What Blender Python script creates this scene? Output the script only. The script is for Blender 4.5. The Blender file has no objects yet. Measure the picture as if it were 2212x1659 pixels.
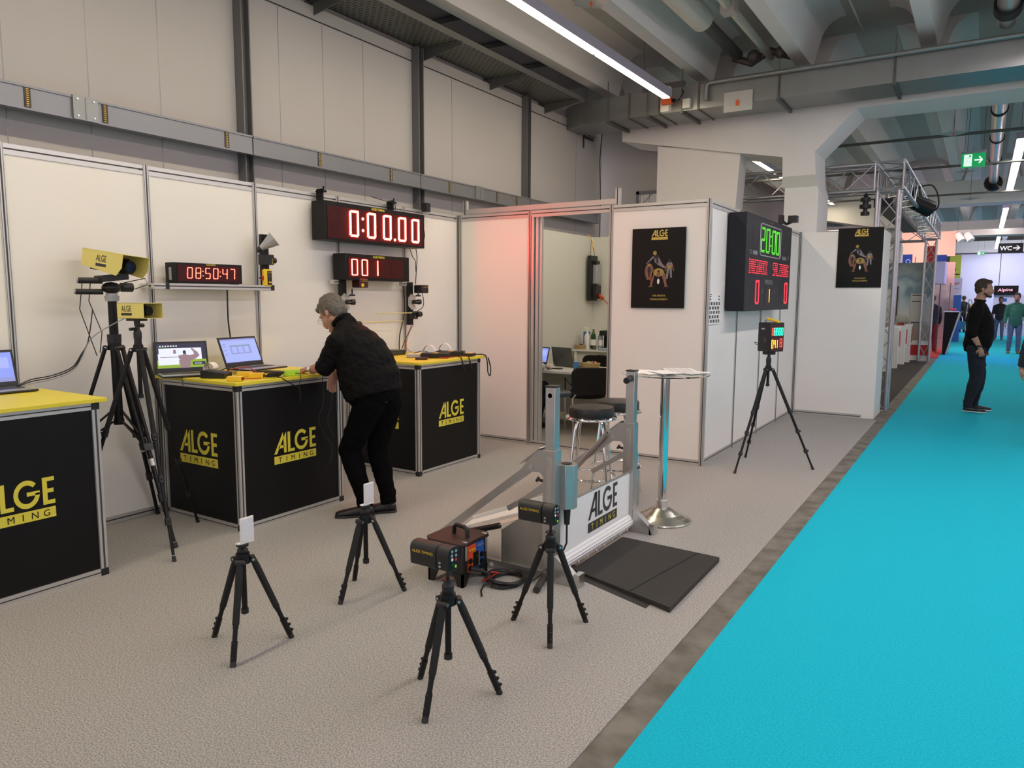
import bpy, bmesh, math, random
from mathutils import Vector, Matrix, Euler, noise
random.seed(7)
S = bpy.context.scene
C = S.collection
PI = math.pi
def R(d): return math.radians(d)

# ------------------------------------------------------------------ camera
def make_camera():
    yaw, pitch, roll = .5652, -.116, .0051
    f = Vector((-math.sin(yaw)*math.cos(pitch), math.cos(yaw)*math.cos(pitch), math.sin(pitch)))
    r0 = Vector((math.cos(yaw), math.sin(yaw), 0)); u0 = r0.cross(f)
    r = r0*math.cos(roll)+u0*math.sin(roll); u = u0*math.cos(roll)-r0*math.sin(roll)
    cd = bpy.data.cameras.new('camera'); co = bpy.data.objects.new('camera', cd); C.objects.link(co)
    m = Matrix((r, u, -f)).transposed().to_4x4(); m.translation = (0, 0, 1.583); co.matrix_world = m
    cd.sensor_fit = 'HORIZONTAL'; cd.sensor_width = 36; cd.lens = 1592.2*36/2212; cd.clip_end = 200; cd.clip_start = .05
    S.camera = co
make_camera()
# ------------------------------------------------------------------ light and exposure
S.view_settings.view_transform = 'Standard'; S.view_settings.look = 'None'
S.view_settings.gamma = 1; S.view_settings.use_curve_mapping = False
S.view_settings.exposure = 0.0
w = bpy.data.worlds.new('World'); S.world = w; w.use_nodes = True
w.node_tree.nodes['Background'].inputs[0].default_value = (1, .905, .97, 1)
w.node_tree.nodes['Background'].inputs[1].default_value = .82
LAMP = dict(warm=((1, .85, .60), 41), hall=((1, .92, .86), 30), aisle=((1, .885, .89), 64), cool=((1, .97, 1.0), 26))

# ------------------------------------------------------------------ materials
MATS = {}
def mat(name, col=None, rough=.6, metal=0, emit=None, es=0, alpha=None, trans=0, bump=0, bscale=60, vary=0, vscale=8, coat=0, spec=.5):
    if name in MATS: return MATS[name]
    m = bpy.data.materials.new(name); m.use_nodes = True; MATS[name] = m
    nt = m.node_tree; b = nt.nodes['Principled BSDF']
    b.inputs['Base Color'].default_value = (*col, 1); b.inputs['Roughness'].default_value = rough
    b.inputs['Metallic'].default_value = metal; b.inputs['Specular IOR Level'].default_value = spec
    if emit: b.inputs['Emission Color'].default_value = (*emit, 1); b.inputs['Emission Strength'].default_value = es
    if trans: b.inputs['Transmission Weight'].default_value = trans
    if coat: b.inputs['Coat Weight'].default_value = coat
    if alpha is not None: b.inputs['Alpha'].default_value = alpha
    if bump or vary:
        tc = nt.nodes.new('ShaderNodeTexCoord'); n = nt.nodes.new('ShaderNodeTexNoise')
        n.inputs['Scale'].default_value = bscale if bump else vscale; n.inputs['Detail'].default_value = 4
        nt.links.new(tc.outputs['Object'], n.inputs['Vector'])
        if bump:
            bp = nt.nodes.new('ShaderNodeBump'); bp.inputs['Strength'].default_value = bump; bp.inputs['Distance'].default_value = .004
            nt.links.new(n.outputs['Fac'], bp.inputs['Height']); nt.links.new(bp.outputs['Normal'], b.inputs['Normal'])
        if vary:
            n2 = n
            if bump:
                n2 = nt.nodes.new('ShaderNodeTexNoise'); n2.inputs['Scale'].default_value = vscale; n2.inputs['Detail'].default_value = 5
                nt.links.new(tc.outputs['Object'], n2.inputs['Vector'])
            mx = nt.nodes.new('ShaderNodeMix'); mx.data_type = 'RGBA'
            mx.inputs['A'].default_value = (*[c*(1-vary) for c in col], 1); mx.inputs['B'].default_value = (*[min(1, c*(1+vary)) for c in col], 1)
            nt.links.new(n2.outputs['Fac'], mx.inputs['Factor']); nt.links.new(mx.outputs['Result'], b.inputs['Base Color'])
    return m
def speckle(name, cols, scale, rough=.95, bump=.3, big=0):
    m = bpy.data.materials.new(name); m.use_nodes = True; MATS[name] = m
    nt = m.node_tree; b = nt.nodes['Principled BSDF']; b.inputs['Roughness'].default_value = rough
    b.inputs['Specular IOR Level'].default_value = .2
    tc = nt.nodes.new('ShaderNodeTexCoord'); n = nt.nodes.new('ShaderNodeTexNoise'); n.inputs['Scale'].default_value = scale; n.inputs['Detail'].default_value = 3
    r = nt.nodes.new('ShaderNodeValToRGB'); nt.links.new(tc.outputs['Object'], n.inputs['Vector'])
    e = r.color_ramp.elements; e[0].position = .36; e[0].color = (*cols[0], 1); e[1].position = .64; e[1].color = (*cols[-1], 1)
    if len(cols) > 2: k = e.new(.5); k.color = (*cols[1], 1)
    nt.links.new(n.outputs['Fac'], r.inputs['Fac']); out = r.outputs['Color']
    if big:
        n2 = nt.nodes.new('ShaderNodeTexNoise'); n2.inputs['Scale'].default_value = 1.6; n2.inputs['Detail'].default_value = 6
        nt.links.new(tc.outputs['Object'], n2.inputs['Vector'])
        mx = nt.nodes.new('ShaderNodeMix'); mx.data_type = 'RGBA'; mx.blend_type = 'MULTIPLY'; mx.inputs['Factor'].default_value = big
        nt.links.new(out, mx.inputs['A']); nt.links.new(n2.outputs['Fac'], mx.inputs['B']); out = mx.outputs['Result']
    nt.links.new(out, b.inputs['Base Color'])
    bp = nt.nodes.new('ShaderNodeBump'); bp.inputs['Strength'].default_value = bump; bp.inputs['Distance'].default_value = .003
    nt.links.new(n.outputs['Fac'], bp.inputs['Height']); nt.links.new(bp.outputs['Normal'], b.inputs['Normal'])
    return m
def em(name, col, s): return mat(name, (.02, .02, .02), .5, emit=col, es=s)

speckle('booth_carpet', [(.23, .22, .20), (.37, .355, .33), (.50, .485, .455)], 160, bump=.12)
speckle('dark_carpet', [(.05, .045, .042), (.085, .078, .072)], 60)
speckle('blue_carpet', [(.004, .43, .57), (.010, .53, .68)], 130, bump=.15)
speckle('concrete', [(.15, .135, .11), (.20, .185, .155), (.25, .235, .20)], 6, rough=.75, bump=.1, big=.2)
mat('panel', (.85, .82, .775), .45, vary=.02, vscale=2)
mat('alu', (.62, .61, .59), .36, .6)
mat('slot', (.05, .045, .045), .6)
mat('steel', (.62, .60, .58), .28, .95, vary=.12, vscale=14)
mat('zinc', (.30, .31, .30), .42, .7, vary=.12, vscale=5)
mat('zincdark', (.14, .14, .13), .55, .5)
mat('chrome', (.85, .85, .86), .08, 1)
mat('blackplastic', (.012, .012, .013), .42)
mat('blackmatte', (.010, .010, .010), .8, bump=.2, bscale=200)
mat('blackmetal', (.006, .006, .0065), .42, spec=.3)
mat('counterblack', (.0045, .0045, .005), .45, spec=.25, bump=.12, bscale=300)
mat('yellow', (.80, .68, .045), .45)
mat('logoyellow', (.75, .66, .06), .5)
mat('camyellow', (.78, .68, .20), .4)
mat('gadgetyellow', (.85, .55, .02), .45)
mat('limegreen', (.45, .75, .03), .45)
mat('white', (.82, .81, .79), .5)
mat('paper', (.85, .84, .82), .7)
mat('black', (.005, .005, .005), .5, spec=.25)
mat('darktext', (.03, .028, .03), .5)
mat('hallwall', (.47, .452, .44), .7, vary=.03, vscale=1.5)
mat('beam', (.80, .78, .76), .75, vary=.05, vscale=2)
mat('ceilconc', (.56, .56, .52), .8, vary=.12, vscale=1.2)
mat('ductgrey', (.25, .255, .27), .38, .55, vary=.06, vscale=2)
mat('column', (.16, .16, .165), .5, .4)
mat('vinyl', (.018, .018, .018), .38, bump=.15, bscale=90)
mat('fabricblack', (.008, .008, .009), .95, bump=.4, bscale=400)
mat('shirtblack', (.0025, .0022, .0027), .8, bump=.5, bscale=35, spec=.2)
mat('trouserblack', (.0018, .0018, .002), .9, bump=.4, bscale=60, spec=.1)
mat('skin', (.46, .245, .17), .55, vary=.08, vscale=30)
mat('skindark', (.42, .24, .17), .55, vary=.08, vscale=30)
mat('greyhair', (.13, .115, .095), .8, vary=.6, vscale=70)
mat('darkhair', (.05, .032, .022), .8, vary=.5, vscale=90)
mat('jeans', (.045, .075, .13), .85, vary=.35, vscale=9)
mat('darkjeans', (.005, .008, .016), .85, vary=.3, vscale=9)
mat('red', (.55, .03, .025), .5)
mat('orange', (.75, .12, .02), .5)
mat('blue', (.015, .06, .35), .5)
mat('glass', (.88, .95, .90), .02, trans=1, spec=.5)
mat('rubber', (.035, .032, .028), .85, bump=.2, bscale=60, vary=.15, vscale=6)
mat('creamwall', (.78, .77, .66), .5)
mat('wicker', (.42, .30, .14), .8, bump=.8, bscale=120, vary=.3, vscale=80)
mat('greenbottle', (.01, .09, .02), .12, trans=.4)
mat('silverplastic', (.42, .43, .45), .35, .4)

# ------------------------------------------------------------------ mesh helpers
TXT = {}
def text_geo(s, bold=False):
    k = (s, bold)
    if k in TXT: return TXT[k]
    cu = bpy.data.curves.new('t', 'FONT'); cu.body = s; cu.size = 1; cu.resolution_u = 3
    if bold: cu.offset = .03
    o = bpy.data.objects.new('t', cu); C.objects.link(o)
    dg = bpy.context.evaluated_depsgraph_get(); me = bpy.data.meshes.new_from_object(o.evaluated_get(dg))
    v = [(p.co.x, p.co.y) for p in me.vertices]; f = [tuple(p.vertices) for p in me.polygons]
    bpy.data.objects.remove(o); bpy.data.meshes.remove(me); bpy.data.curves.remove(cu)
    xs = [a for a, b in v] or [0]; ys = [b for a, b in v] or [0]
    x0, x1, y0, y1 = min(xs), max(xs), min(ys), max(ys)
    v = [((a-x0), (b-y0)) for a, b in v]
    TXT[k] = (v, f, x1-x0, y1-y0); return TXT[k]

class MB:
    def __init__(s, m='white', T=None):
        s.v = []; s.f = []; s.fm = []; s.mats = []; s.cur = m; s.T = T
    def mi(s, m):
        m = m or s.cur
        if m not in s.mats: s.mats.append(m)
        return s.mats.index(m)
    def add(s, vs, fs, m=None):
        k = len(s.v); i = s.mi(m)
        s.v += [(s.T @ Vector(v)) if s.T else Vector(v) for v in vs]
        s.f += [tuple(a+k for a in f) for f in fs]; s.fm += [i]*len(fs); return s
    def box(s, x0, x1, y0, y1, z0, z1, m=None):
        vs = [(x, y, z) for z in (z0, z1) for y in (y0, y1) for x in (x0, x1)]
        return s.add(vs, [(0, 2, 3, 1), (4, 5, 7, 6), (0, 1, 5, 4), (2, 6, 7, 3), (0, 4, 6, 2), (1, 3, 7, 5)], m)
    def obox(s, c, ax, ay, az, m=None):
        c, ax, ay, az = map(Vector, (c, ax, ay, az))
        vs = [c+ax*i+ay*j+az*k for k in (-.5, .5) for j in (-.5, .5) for i in (-.5, .5)]
        return s.add(vs, [(0, 2, 3, 1), (4, 5, 7, 6), (0, 1, 5, 4), (2, 6, 7, 3), (0, 4, 6, 2), (1, 3, 7, 5)], m)
    def bar(s, p, q, w, h, m=None, up=(0, 0, 1)):
        p, q = Vector(p), Vector(q); d = q-p; u = Vector(up)
        if abs(d.normalized().dot(u)) > .98: u = Vector((0, 1, 0))
        a = d.cross(u).normalized(); b = a.cross(d).normalized()
        return s.obox((p+q)/2, d, a*w, b*h, m)
    def cyl(s, p, q, r0, r1=None, m=None, n=14, caps=True):
        r1 = r0 if r1 is None else r1
        p, q = Vector(p), Vector(q); d = (q-p).normalized()
        a = d.orthogonal().normalized(); b = d.cross(a)
        vs = [p+(a*math.cos(2*PI*i/n)+b*math.sin(2*PI*i/n))*r0 for i in range(n)]+[q+(a*math.cos(2*PI*i/n)+b*math.sin(2*PI*i/n))*r1 for i in range(n)]
        fs = [(i, (i+1) % n, n+(i+1) % n, n+i) for i in range(n)]
        if caps: fs += [tuple(range(n-1, -1, -1)), tuple(range(n, 2*n))]
        return s.add(vs, fs, m)
    def tube(s, pts, r, m=None, n=8, closed=False):
        pts = [Vector(p) for p in pts]; N = len(pts); vs = []; prev = None
        for i, p in enumerate(pts):
            if closed: t = (pts[(i+1) % N]-pts[i-1]).normalized()
            else: t = (pts[min(i+1, N-1)]-pts[max(i-1, 0)]).normalized()
            a = t.orthogonal().normalized() if prev is None else (prev-t*prev.dot(t)).normalized()
            prev = a; b = t.cross(a); rr = r[i] if isinstance(r, (list, tuple)) else r
            vs += [p+(a*math.cos(2*PI*j/n)+b*math.sin(2*PI*j/n))*rr for j in range(n)]
        fs = []
        for i in range(N if closed else N-1):
            for j in range(n):
                k = (i+1) % N
                fs.append((i*n+j, i*n+(j+1) % n, k*n+(j+1) % n, k*n+j))
        if not closed: fs += [tuple(range(n-1, -1, -1)), tuple(range((N-1)*n, N*n))]
        return s.add(vs, fs, m)
    def lathe(s, c, prof, m=None, n=24, axis=(0, 0, 1)):
        c = Vector(c); d = Vector(axis).normalized(); a = d.orthogonal().normalized(); b = d.cross(a); vs = []
        for r, z in prof: vs += [c+d*z+(a*math.cos(2*PI*j/n)+b*math.sin(2*PI*j/n))*max(r, 1e-5) for j in range(n)]
        N = len(prof); fs = [(i*n+j, i*n+(j+1) % n, (i+1)*n+(j+1) % n, (i+1)*n+j) for i in range(N-1) for j in range(n)]
        fs += [tuple(range(n-1, -1, -1)), tuple(range((N-1)*n, N*n))]
        return s.add(vs, fs, m)
    def prism(s, pts, e, m=None):
        pts = [Vector(p) for p in pts]; e = Vector(e); n = len(pts)
        return s.add(pts+[p+e for p in pts], [tuple(range(n-1, -1, -1)), tuple(range(n, 2*n))]+[(i, (i+1) % n, n+(i+1) % n, n+i) for i in range(n)], m)
    def loft(s, rings, m=None, n=16):
        vs = []
        for c, a, b in rings:
            c, a, b = Vector(c), Vector(a), Vector(b)
            vs += [c+a*math.cos(2*PI*j/n)+b*math.sin(2*PI*j/n) for j in range(n)]
        N = len(rings); fs = [(i*n+j, i*n+(j+1) % n, (i+1)*n+(j+1) % n, (i+1)*n+j) for i in range(N-1) for j in range(n)]
        fs += [tuple(range(n-1, -1, -1)), tuple(range((N-1)*n, N*n))]
        return s.add(vs, fs, m)
    def ball(s, c, r, m=None, n=12, sc=(1, 1, 1), rot=None):
        c = Vector(c); vs = []; k = n//2
        for i in range(1, k):
            th = PI*i/k
            for j in range(n):
                p = Vector((math.sin(th)*math.cos(2*PI*j/n)*sc[0], math.sin(th)*math.sin(2*PI*j/n)*sc[1], math.cos(th)*sc[2]))*r
                vs.append(c+(rot @ p if rot else p))
        t = Vector((0, 0, sc[2]))*r; vs += [c+(rot @ t if rot else t), c-(rot @ t if rot else t)]
        fs = [(i*n+j, (i+1)*n+j, (i+1)*n+(j+1) % n, i*n+(j+1) % n) for i in range(k-2) for j in range(n)]
        L = len(vs); fs += [(L-2, j, (j+1) % n) for j in range(n)]+[(L-1, (k-2)*n+(j+1) % n, (k-2)*n+j) for j in range(n)]
        return s.add(vs, fs, m)
    def cap(s, p, rp, q, rq, m=None, n=14, fl=1, ax=None):
        """tapered capsule; fl squeezes it along the axis ax"""
        p, q = Vector(p), Vector(q); d = (q-p); L = d.length; d = d/L if L > 1e-6 else Vector((0, 0, 1))
        a = Vector(ax) if ax else d.orthogonal(); a = (a-d*a.dot(d)).normalized(); b = d.cross(a); rings = []
        for t in (-.999, -.85, -.5, 0): rings.append((p+d*rp*t, rp*math.sqrt(1-t*t)))
        for t in (0, .5, .85, .999): rings.append((q+d*rq*t, rq*math.sqrt(1-t*t)))
        return s.loft([(c, a*r*fl, b*r) for c, r in rings], m, n)
    def flat(s, o, u, v, W, H, m=None):
        o, u, v = Vector(o), Vector(u), Vector(v)
        return s.add([o, o+u*W, o+u*W+v*H, o+v*H], [(0, 1, 2, 3)], m)
    def text(s, t, o, u, v, h, m=None, align='c', bold=False, wid=None):
        """lettering of cap height h; o is the bottom centre / left"""
        vs, fs, W, H = text_geo(t, bold); k = h/H; kx = k if wid is None else wid/W
        o, u, v = Vector(o), Vector(u).normalized(), Vector(v).normalized(); x0 = {'c': -W*kx/2, 'l': 0, 'r': -W*kx}[align]
        nrm = u.cross(v)*.0012; n = len(vs); base = [o+u*(x0+a*kx)+v*(b*k) for a, b in vs]
        return s.add([p+nrm for p in base], fs, m)
    def build(s, name, parent=None, smooth=True, bevel=0, angle=35, seg=2):
        me = bpy.data.meshes.new(name); inv = INV.get(parent.name) if parent else None
        vs = [inv @ v for v in s.v] if inv else s.v
        me.from_pydata([tuple(v) for v in vs], [], s.f)
        for m in s.mats: me.materials.append(MATS[m])
        me.polygons.foreach_set('material_index', s.fm)
        if smooth:
            me.polygons.foreach_set('use_smooth', [True]*len(s.f)); me.set_sharp_from_angle(angle=R(angle))
        me.update(); o = bpy.data.objects.new(name, me); C.objects.link(o)
        if parent: o.parent = parent; INV[o.name] = inv if inv else Matrix()
        else: INV[o.name] = Matrix()
        if bevel:
            b = o.modifiers.new('bevel', 'BEVEL'); b.width = bevel; b.segments = seg; b.limit_method = 'ANGLE'; b.angle_limit = R(40)
        return o
INV = {}
def thing(name, label, cat, loc=(0, 0, 0), rz=0, group=None):
    o = bpy.data.objects.new(name, None); C.objects.link(o); o.location = loc; o.rotation_euler = (0, 0, rz); o.empty_display_size = .05
    o['label'] = label; o['category'] = cat
    if group: o['group'] = group
    INV[o.name] = (Matrix.Translation(loc) @ Matrix.Rotation(rz, 4, 'Z')).inverted(); return o
def tag(o, label, cat, group=None, kind=None):
    if label: o['label'] = label; o['category'] = cat
    if group: o['group'] = group
    if kind: o['kind'] = kind
    return o
def struct(o, label=None, cat=None):
    o['kind'] = 'structure'
    if label: o['label'] = label; o['category'] = cat
    return o
def sthing(name, label, cat, loc=(0, 0, 0)):
    return struct(thing(name, label, cat, loc))
def dup(src, loc, rz, label, group=None):
    r = src.copy(); C.objects.link(r); r.location = loc; r.rotation_euler = (0, 0, rz); r['label'] = label
    if group: r['group'] = group
    def rec(a, b):
        for ch in a.children:
            c = ch.copy(); C.objects.link(c); c.parent = b; rec(ch, c)
    rec(src, r); return r

X, Y, Z = Vector((1, 0, 0)), Vector((0, 1, 0)), Vector((0, 0, 1))
def logo(mb, o, u, v, W, m_fg, m_bar=None, m_txt=None):
    """brand mark: ALGE over a bar with TIMING cut in; o = bottom left, W = width"""
    k = W/210; o, u, v = Vector(o), Vector(u), Vector(v); n = u.cross(v)
    def P(x, y, d=0): return o+u*(x*k)+v*(y*k)+n*(.0015+d)
    def quad(*p): mb.add([P(a, b) for a, b in p], [tuple(range(len(p)))], m_fg)
    B = 40
    quad((0, B), (14, B), (58, B+80), (43, B+80)); quad((48, B), (61, B), (60, B+80), (46, B+80)); quad((20, B+20), (50, B+20), (50, B+31), (26, B+31))
    quad((67, B), (80, B), (80, B+80), (67, B+80)); quad((80, B), (101, B), (101, B+12), (80, B+12))
    cx, cy, ro, ri, ey = 136, B+40, 34.5, 22.5, 41/34.5
    a0, a1, N = 42, 360, 26
    for i in range(N):
        t0, t1 = R(a0+(a1-a0)*i/N), R(a0+(a1-a0)*(i+1)/N)
        quad((cx+ri*math.cos(t0), cy+ri*ey*math.sin(t0)), (cx+ro*math.cos(t0), cy+ro*ey*math.sin(t0)), (cx+ro*math.cos(t1), cy+ro*ey*math.sin(t1)), (cx+ri*math.cos(t1), cy+ri*ey*math.sin(t1)))
    quad((cx, cy-6), (cx+ro, cy-6), (cx+ro, cy+6), (cx, cy+6))
    quad((178, B), (191, B), (191, B+80), (178, B+80))
    for yy in (0, 34, 68): quad((191, B+yy), (211 if yy != 34 else 208, B+yy), (211 if yy != 34 else 208, B+yy+12), (191, B+yy+12))
    mb.add([P(0, 0), P(211, 0), P(211, 31), P(0, 31)], [(0, 1, 2, 3)], m_bar or m_fg)
    for i, ch in enumerate('TIMING'):
        mb.text(ch, P(28+31.5*i, 6, .0006), u, v, 19*k, m_txt or 'black')
# ------------------------------------------------------------------ ground
def slab(name, x0, x1, y0, y1, z0, z1, m): return MB(m).box(x0, x1, y0, y1, z0, z1).build(name, smooth=False)
struct(slab('floor', -6.2, 9, -4, 62, -.2, -.006, 'concrete'))
tag(slab('booth_carpet', -5.03, -1.085, -3, 10.76, -.0055, .0, 'booth_carpet'), 'speckled warm grey needle felt carpet covering the timing booth floor', 'carpet')
tag(slab('aisle_carpet', -.955, 1.9, -3, 56, -.0055, .0, 'blue_carpet'), 'bright turquoise blue carpet running down the aisle', 'carpet')
tag(slab('neighbour_carpet', -5.4, -1.12, 11.75, 22.6, -.0055, .0, 'dark_carpet'), 'dark grey carpet of the neighbouring booth behind the truss column', 'carpet')

# ------------------------------------------------------------------ booth partition system
def octwall(name, p, n, u, L, posts, h=2.5, skip=(), extra=(), top=True, thick=.02):
    """aluminium framed panel wall from p along u, seen from side n; posts = distances along u"""
    p, n, u = Vector(p), Vector(n), Vector(u)
    w = thing(name, None, None, p) if False else None
    mb = MB('panel')
    pm = lambda a, b: p+u*a-n*b
    for a, b in zip(posts[:-1], posts[1:]):
        if (a, b) in skip: continue
        mb.obox((pm((a+b)/2, .02)+Z*h/2), u*(b-a-.03), n*thick, Z*(h-.06))
    base = mb.build(name, smooth=False); struct(base)
    for a in posts:
        q = MB('alu'); c = pm(a, .02)
        q.obox(c+Z*h/2, u*.04, n*.04, Z*h); q.obox(c+n*.0195+Z*h/2, u*.009, n*.004, Z*h, 'slot')
        for sg in (-1, 1): q.obox(c+n*.0195+u*(.015*sg)+Z*h/2, u*.002, n*.003, Z*h, 'slot')
        q.build('post', base, smooth=False)
    for a, b in zip(posts[:-1], posts[1:]):
        for z0, z1 in ((h-.07, h-.004), (.0, .055)):
            if (a, b) in skip and z0 == 0: z1 = .045
            q = MB('alu'); c = pm((a+b)/2, .02)+Z*(z0+z1)/2
            q.obox(c, u*(b-a-.042), n*.032, Z*(z1-z0)); q.obox(c+n*.0155+Z*.002, u*(b-a-.044), n*.003, Z*.009, 'slot')
            if z0 > 1: q.obox(c+n*.016+u*(b-a)*.46+Z*.002, u*.03, n*.006, Z*.012, 'slot')
            q.build('rail', base, smooth=False)
    return base
lp = [-1.40, -.48, .44, 1.27, 2.19, 3.11, 4.03, 4.945, 5.862, 6.78]
octwall('wall_left', (-5.03, 0, 0), X, Y, 0, lp)
mat('cabinpanel_lamptint', (.74, .745, .66), .5)  # greenish light of the cabin's lamp is put into this panel colour
struct(MB('cabinpanel_lamptint').box(-5.07, -5.03, 6.82, 10.74, 0, 2.5).build('wall_cabin_inner', smooth=False))
fw = octwall('wall_front', (-5.03, 6.78, 0), -Y, X, 0, [.03, .94, 1.88, 2.86], skip=((.94, 1.88),))
# door frame with sliding door leaf edge in the cabin opening
d = MB('alu')
for i, (x, y) in enumerate(((-4.055, 6.80), (-4.02, 6.83), (-3.99, 6.86))):
    d.box(x-.014, x+.014, y-.02, y+.02, .03, 2.44); d.box(x-.016, x-.013, y-.024, y+.01, .03, 2.44, 'slot')
struct(d.build('door_1', smooth=False))
octwall('wall_right', (-2.17, 6.80, 0), X, Y, 0, [.02, 1.03, 2.02, 2.99, 3.94])
struct(MB('cabinpanel_lamptint').box(-5.03, -2.2, 10.2, 10.24, 0, 2.5).build('wall_cabin_back', smooth=False))
# end box wall with the second poster
b = MB('panel'); b.box(-2.17, -1.13, 10.78, 11.5, 0, 2.49); struct(b.build('wall_back', smooth=False, bevel=.003))
for a in ((-2.155, 10.775),): q = MB('alu'); q.box(a[0]-.018, a[0]+.018, a[1]-.02, a[1]+.01, 0, 2.5); q.box(a[0]-.004, a[0]+.004, a[1]-.022, a[1]-.018, 0, 2.5, 'slot'); q.build('post', bpy.data.objects['wall_back'], smooth=False)
q = MB('alu'); q.box(-2.13, -1.28, 10.755, 10.785, 0, .055); q.box(-2.13, -1.29, 10.752, 10.756, .024, .033, 'slot'); q.build('rail', bpy.data.objects['wall_back'], smooth=False)
# raised post and cross rail above the cabin door
t = tag(MB('alu').box(-3.12, -3.075, 6.80, 6.845, 2.50, 2.66).box(-3.102, -3.093, 6.796, 6.801, 2.50, 2.66, 'slot').build('frame_post', smooth=False), 'short aluminium post stub standing on top of the cabin wall by the poster', 'post')
t = tag(MB('alu').box(-4.99, -4.945, 6.83, 6.87, 2.50, 2.66).box(-4.972, -4.963, 6.826, 6.831, 2.50, 2.66, 'slot').build('frame_post', smooth=False), 'short aluminium post stub rising above the left inner corner of the booth', 'post')
t = tag(MB('alu').box(-4.945, -3.12, 6.83, 6.865, 2.515, 2.565).build('cross_rail', smooth=False), 'horizontal aluminium rail running above the cabin doorway between two post stubs', 'rail')

# ------------------------------------------------------------------ the hall shell
hw = MB('hallwall')
for a, b_ in ((-3, -.35), (-.33, 1.96), (1.98, 4.28), (4.30, 6.6), (6.62, 8.92), (8.94, 11.2)):
    hw.box(-5.6, -5.5, a, b_, 0, 4.17); 
hw.box(-5.58, -5.50, -3, 11.2, 4.185, 4.30); hw.box(-5.62, -5.52, -3, 11.2, 4.165, 4.19, 'slot')
for y in (2.45, 3.0, 3.55, 4.72, 5.25, 5.8, 7.3, 10.5): hw.box(-5.503, -5.4985, y-.003, y+.003, 2.2, 4.16, 'ductgrey')
struct(MB('hallwall').box(-6.1, -5.95, -3, 30, 3.9, 5.25).build('wall_upper_left', smooth=False))
struct(hw.build('wall_hall_left', smooth=False))
for y in (-.34, 1.97, 4.29, 6.61, 8.93):
    q = MB('column'); q.box(-5.52, -5.40, y-.045, y-.035, 1, 4.32); q.box(-5.52, -5.40, y+.035, y+.045, 1, 4.32); q.box(-5.475, -5.455, y-.035, y+.035, 1, 4.32)
    tag(q.build('steel_column', smooth=False), 'dark grey steel I-section column against the hall wall, %s' % {-.34: 'nearest the camera and out of view', 1.97: 'left of the frame edge', 4.29: 'crossing the busbar left of the red clocks', 6.61: 'above the large red clock', 8.93: 'above the cabin, furthest one'}[y], 'column')
# underside: slab with ribs running along the aisle, and the cross beams
cl = MB('ceilconc')
cl.box(-6.2, 9, -4, 62, 5.25, 5.4)
struct(cl.build('ceiling', smooth=False))
def rib(x, y0, y1, m='beam'):
    hw_, n = .088, 9; pr = [(x-hw_, 4.66), (x+hw_, 4.66)]
    rs = [(x+hw_+.05, 4.85)]+[(x+hw_+.08+.30*(1-math.cos(t*PI/2/6)), 4.93+.32*math.sin(t*PI/2/6)) for t in range(1, 7)]
    ls = [(2*x-a, b) for a, b in reversed(rs)]
    return MB(m).prism([(a, y0, b) for a, b in pr+rs+ls], (0, y1-y0, 0))
for k, x in enumerate((-5.02, -3.56, -2.21, -.76, .72, 2.2, 3.65, 5.1, 6.6)):
    struct(rib(x, -4, 10.8).build('trim_%d' % (k+1), angle=50))
    struct(rib(x, 11.55, 22.6).build('trim_%d' % (k+21), angle=50))
    struct(rib(x, 23.5, 34).build('trim_%d' % (k+41), angle=50))
    struct(rib(x, 34.8, 46).build('trim_%d' % (k+61), angle=50))
def portal(name, y0, y1, left=True):
    b = MB('beam'); e = (0, y1-y0, 0)
    b.prism([(-4.86, y0, 3.99), (-3.1, y0, 3.65), (-2.46, y0, 3.53), (-2.45, y0, 3.27), (-2.41, y0, 3.10), (-2.41, y0, 0), (-1.99, y0, 0), (-1.97, y0, 3.05), (-2.01, y0, 3.16), (-2.045, y0, 3.565), (-1.549, y0, 4.066), (6, y0, 4.07), (6, y0, 4.66), (-4.86, y0, 4.66)], e)
    b.prism([(-2.448, y0-.006, 3.11), (-1.985, y0-.006, 3.11), (-2.02, y0-.006, 3.26), (-2.448, y0-.006, 3.26)][::-1], (0, .004, 0), 'ceilconc')
    b.box(6, 9, y0, y1, 4.07, 4.66); b.box(6, 6.5, y0, y1, 0, 4.2)
    struct(b.build(name, smooth=False))
portal('trim_81', 10.8, 11.55); portal('trim_82', 22.7, 23.45)
for k, y in enumerate((34.2, 46.0)):
    b = MB('beam'); b.box(-6, 9, y, y+.7, 4.07, 4.66); struct(b.build('trim_%d' % (83+k), smooth=False))
# stub wall under the beam
b = MB('beam'); b.prism([(-4.30, 10.86, 2.0), (-3.15, 10.86, 2.0), (-3.055, 10.86, 3.66), (-4.30, 10.86, 3.87)], (0, .36, 0))
struct(b.build('wall_stub', smooth=False))
b = MB('hallwall'); b.box(-5.6, -4.92, 11.62, 11.72, 2, 5); b.box(-4.92, -4.2, 11.62, 11.72, 3.32, 5); struct(b.build('wall_far_left', smooth=False))
struct(MB('ductgrey').box(-4.95, -4.90, 11.60, 11.66, 2.3, 3.34).box(-4.95, -4.3, 11.60, 11.66, 3.29, 3.34).build('window_1', smooth=False))
# hall behind: pale upper walls
b = MB('hallwall'); b.box(-6.0, -5.9, 11.7, 56, 0, 5.3); struct(b.build('wall_hall_far_left', smooth=False))
b = MB('hallwall'); b.box(-6, 9, 56, 56.2, 0, 5.3); struct(b.build('wall_hall_end', smooth=False))

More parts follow.
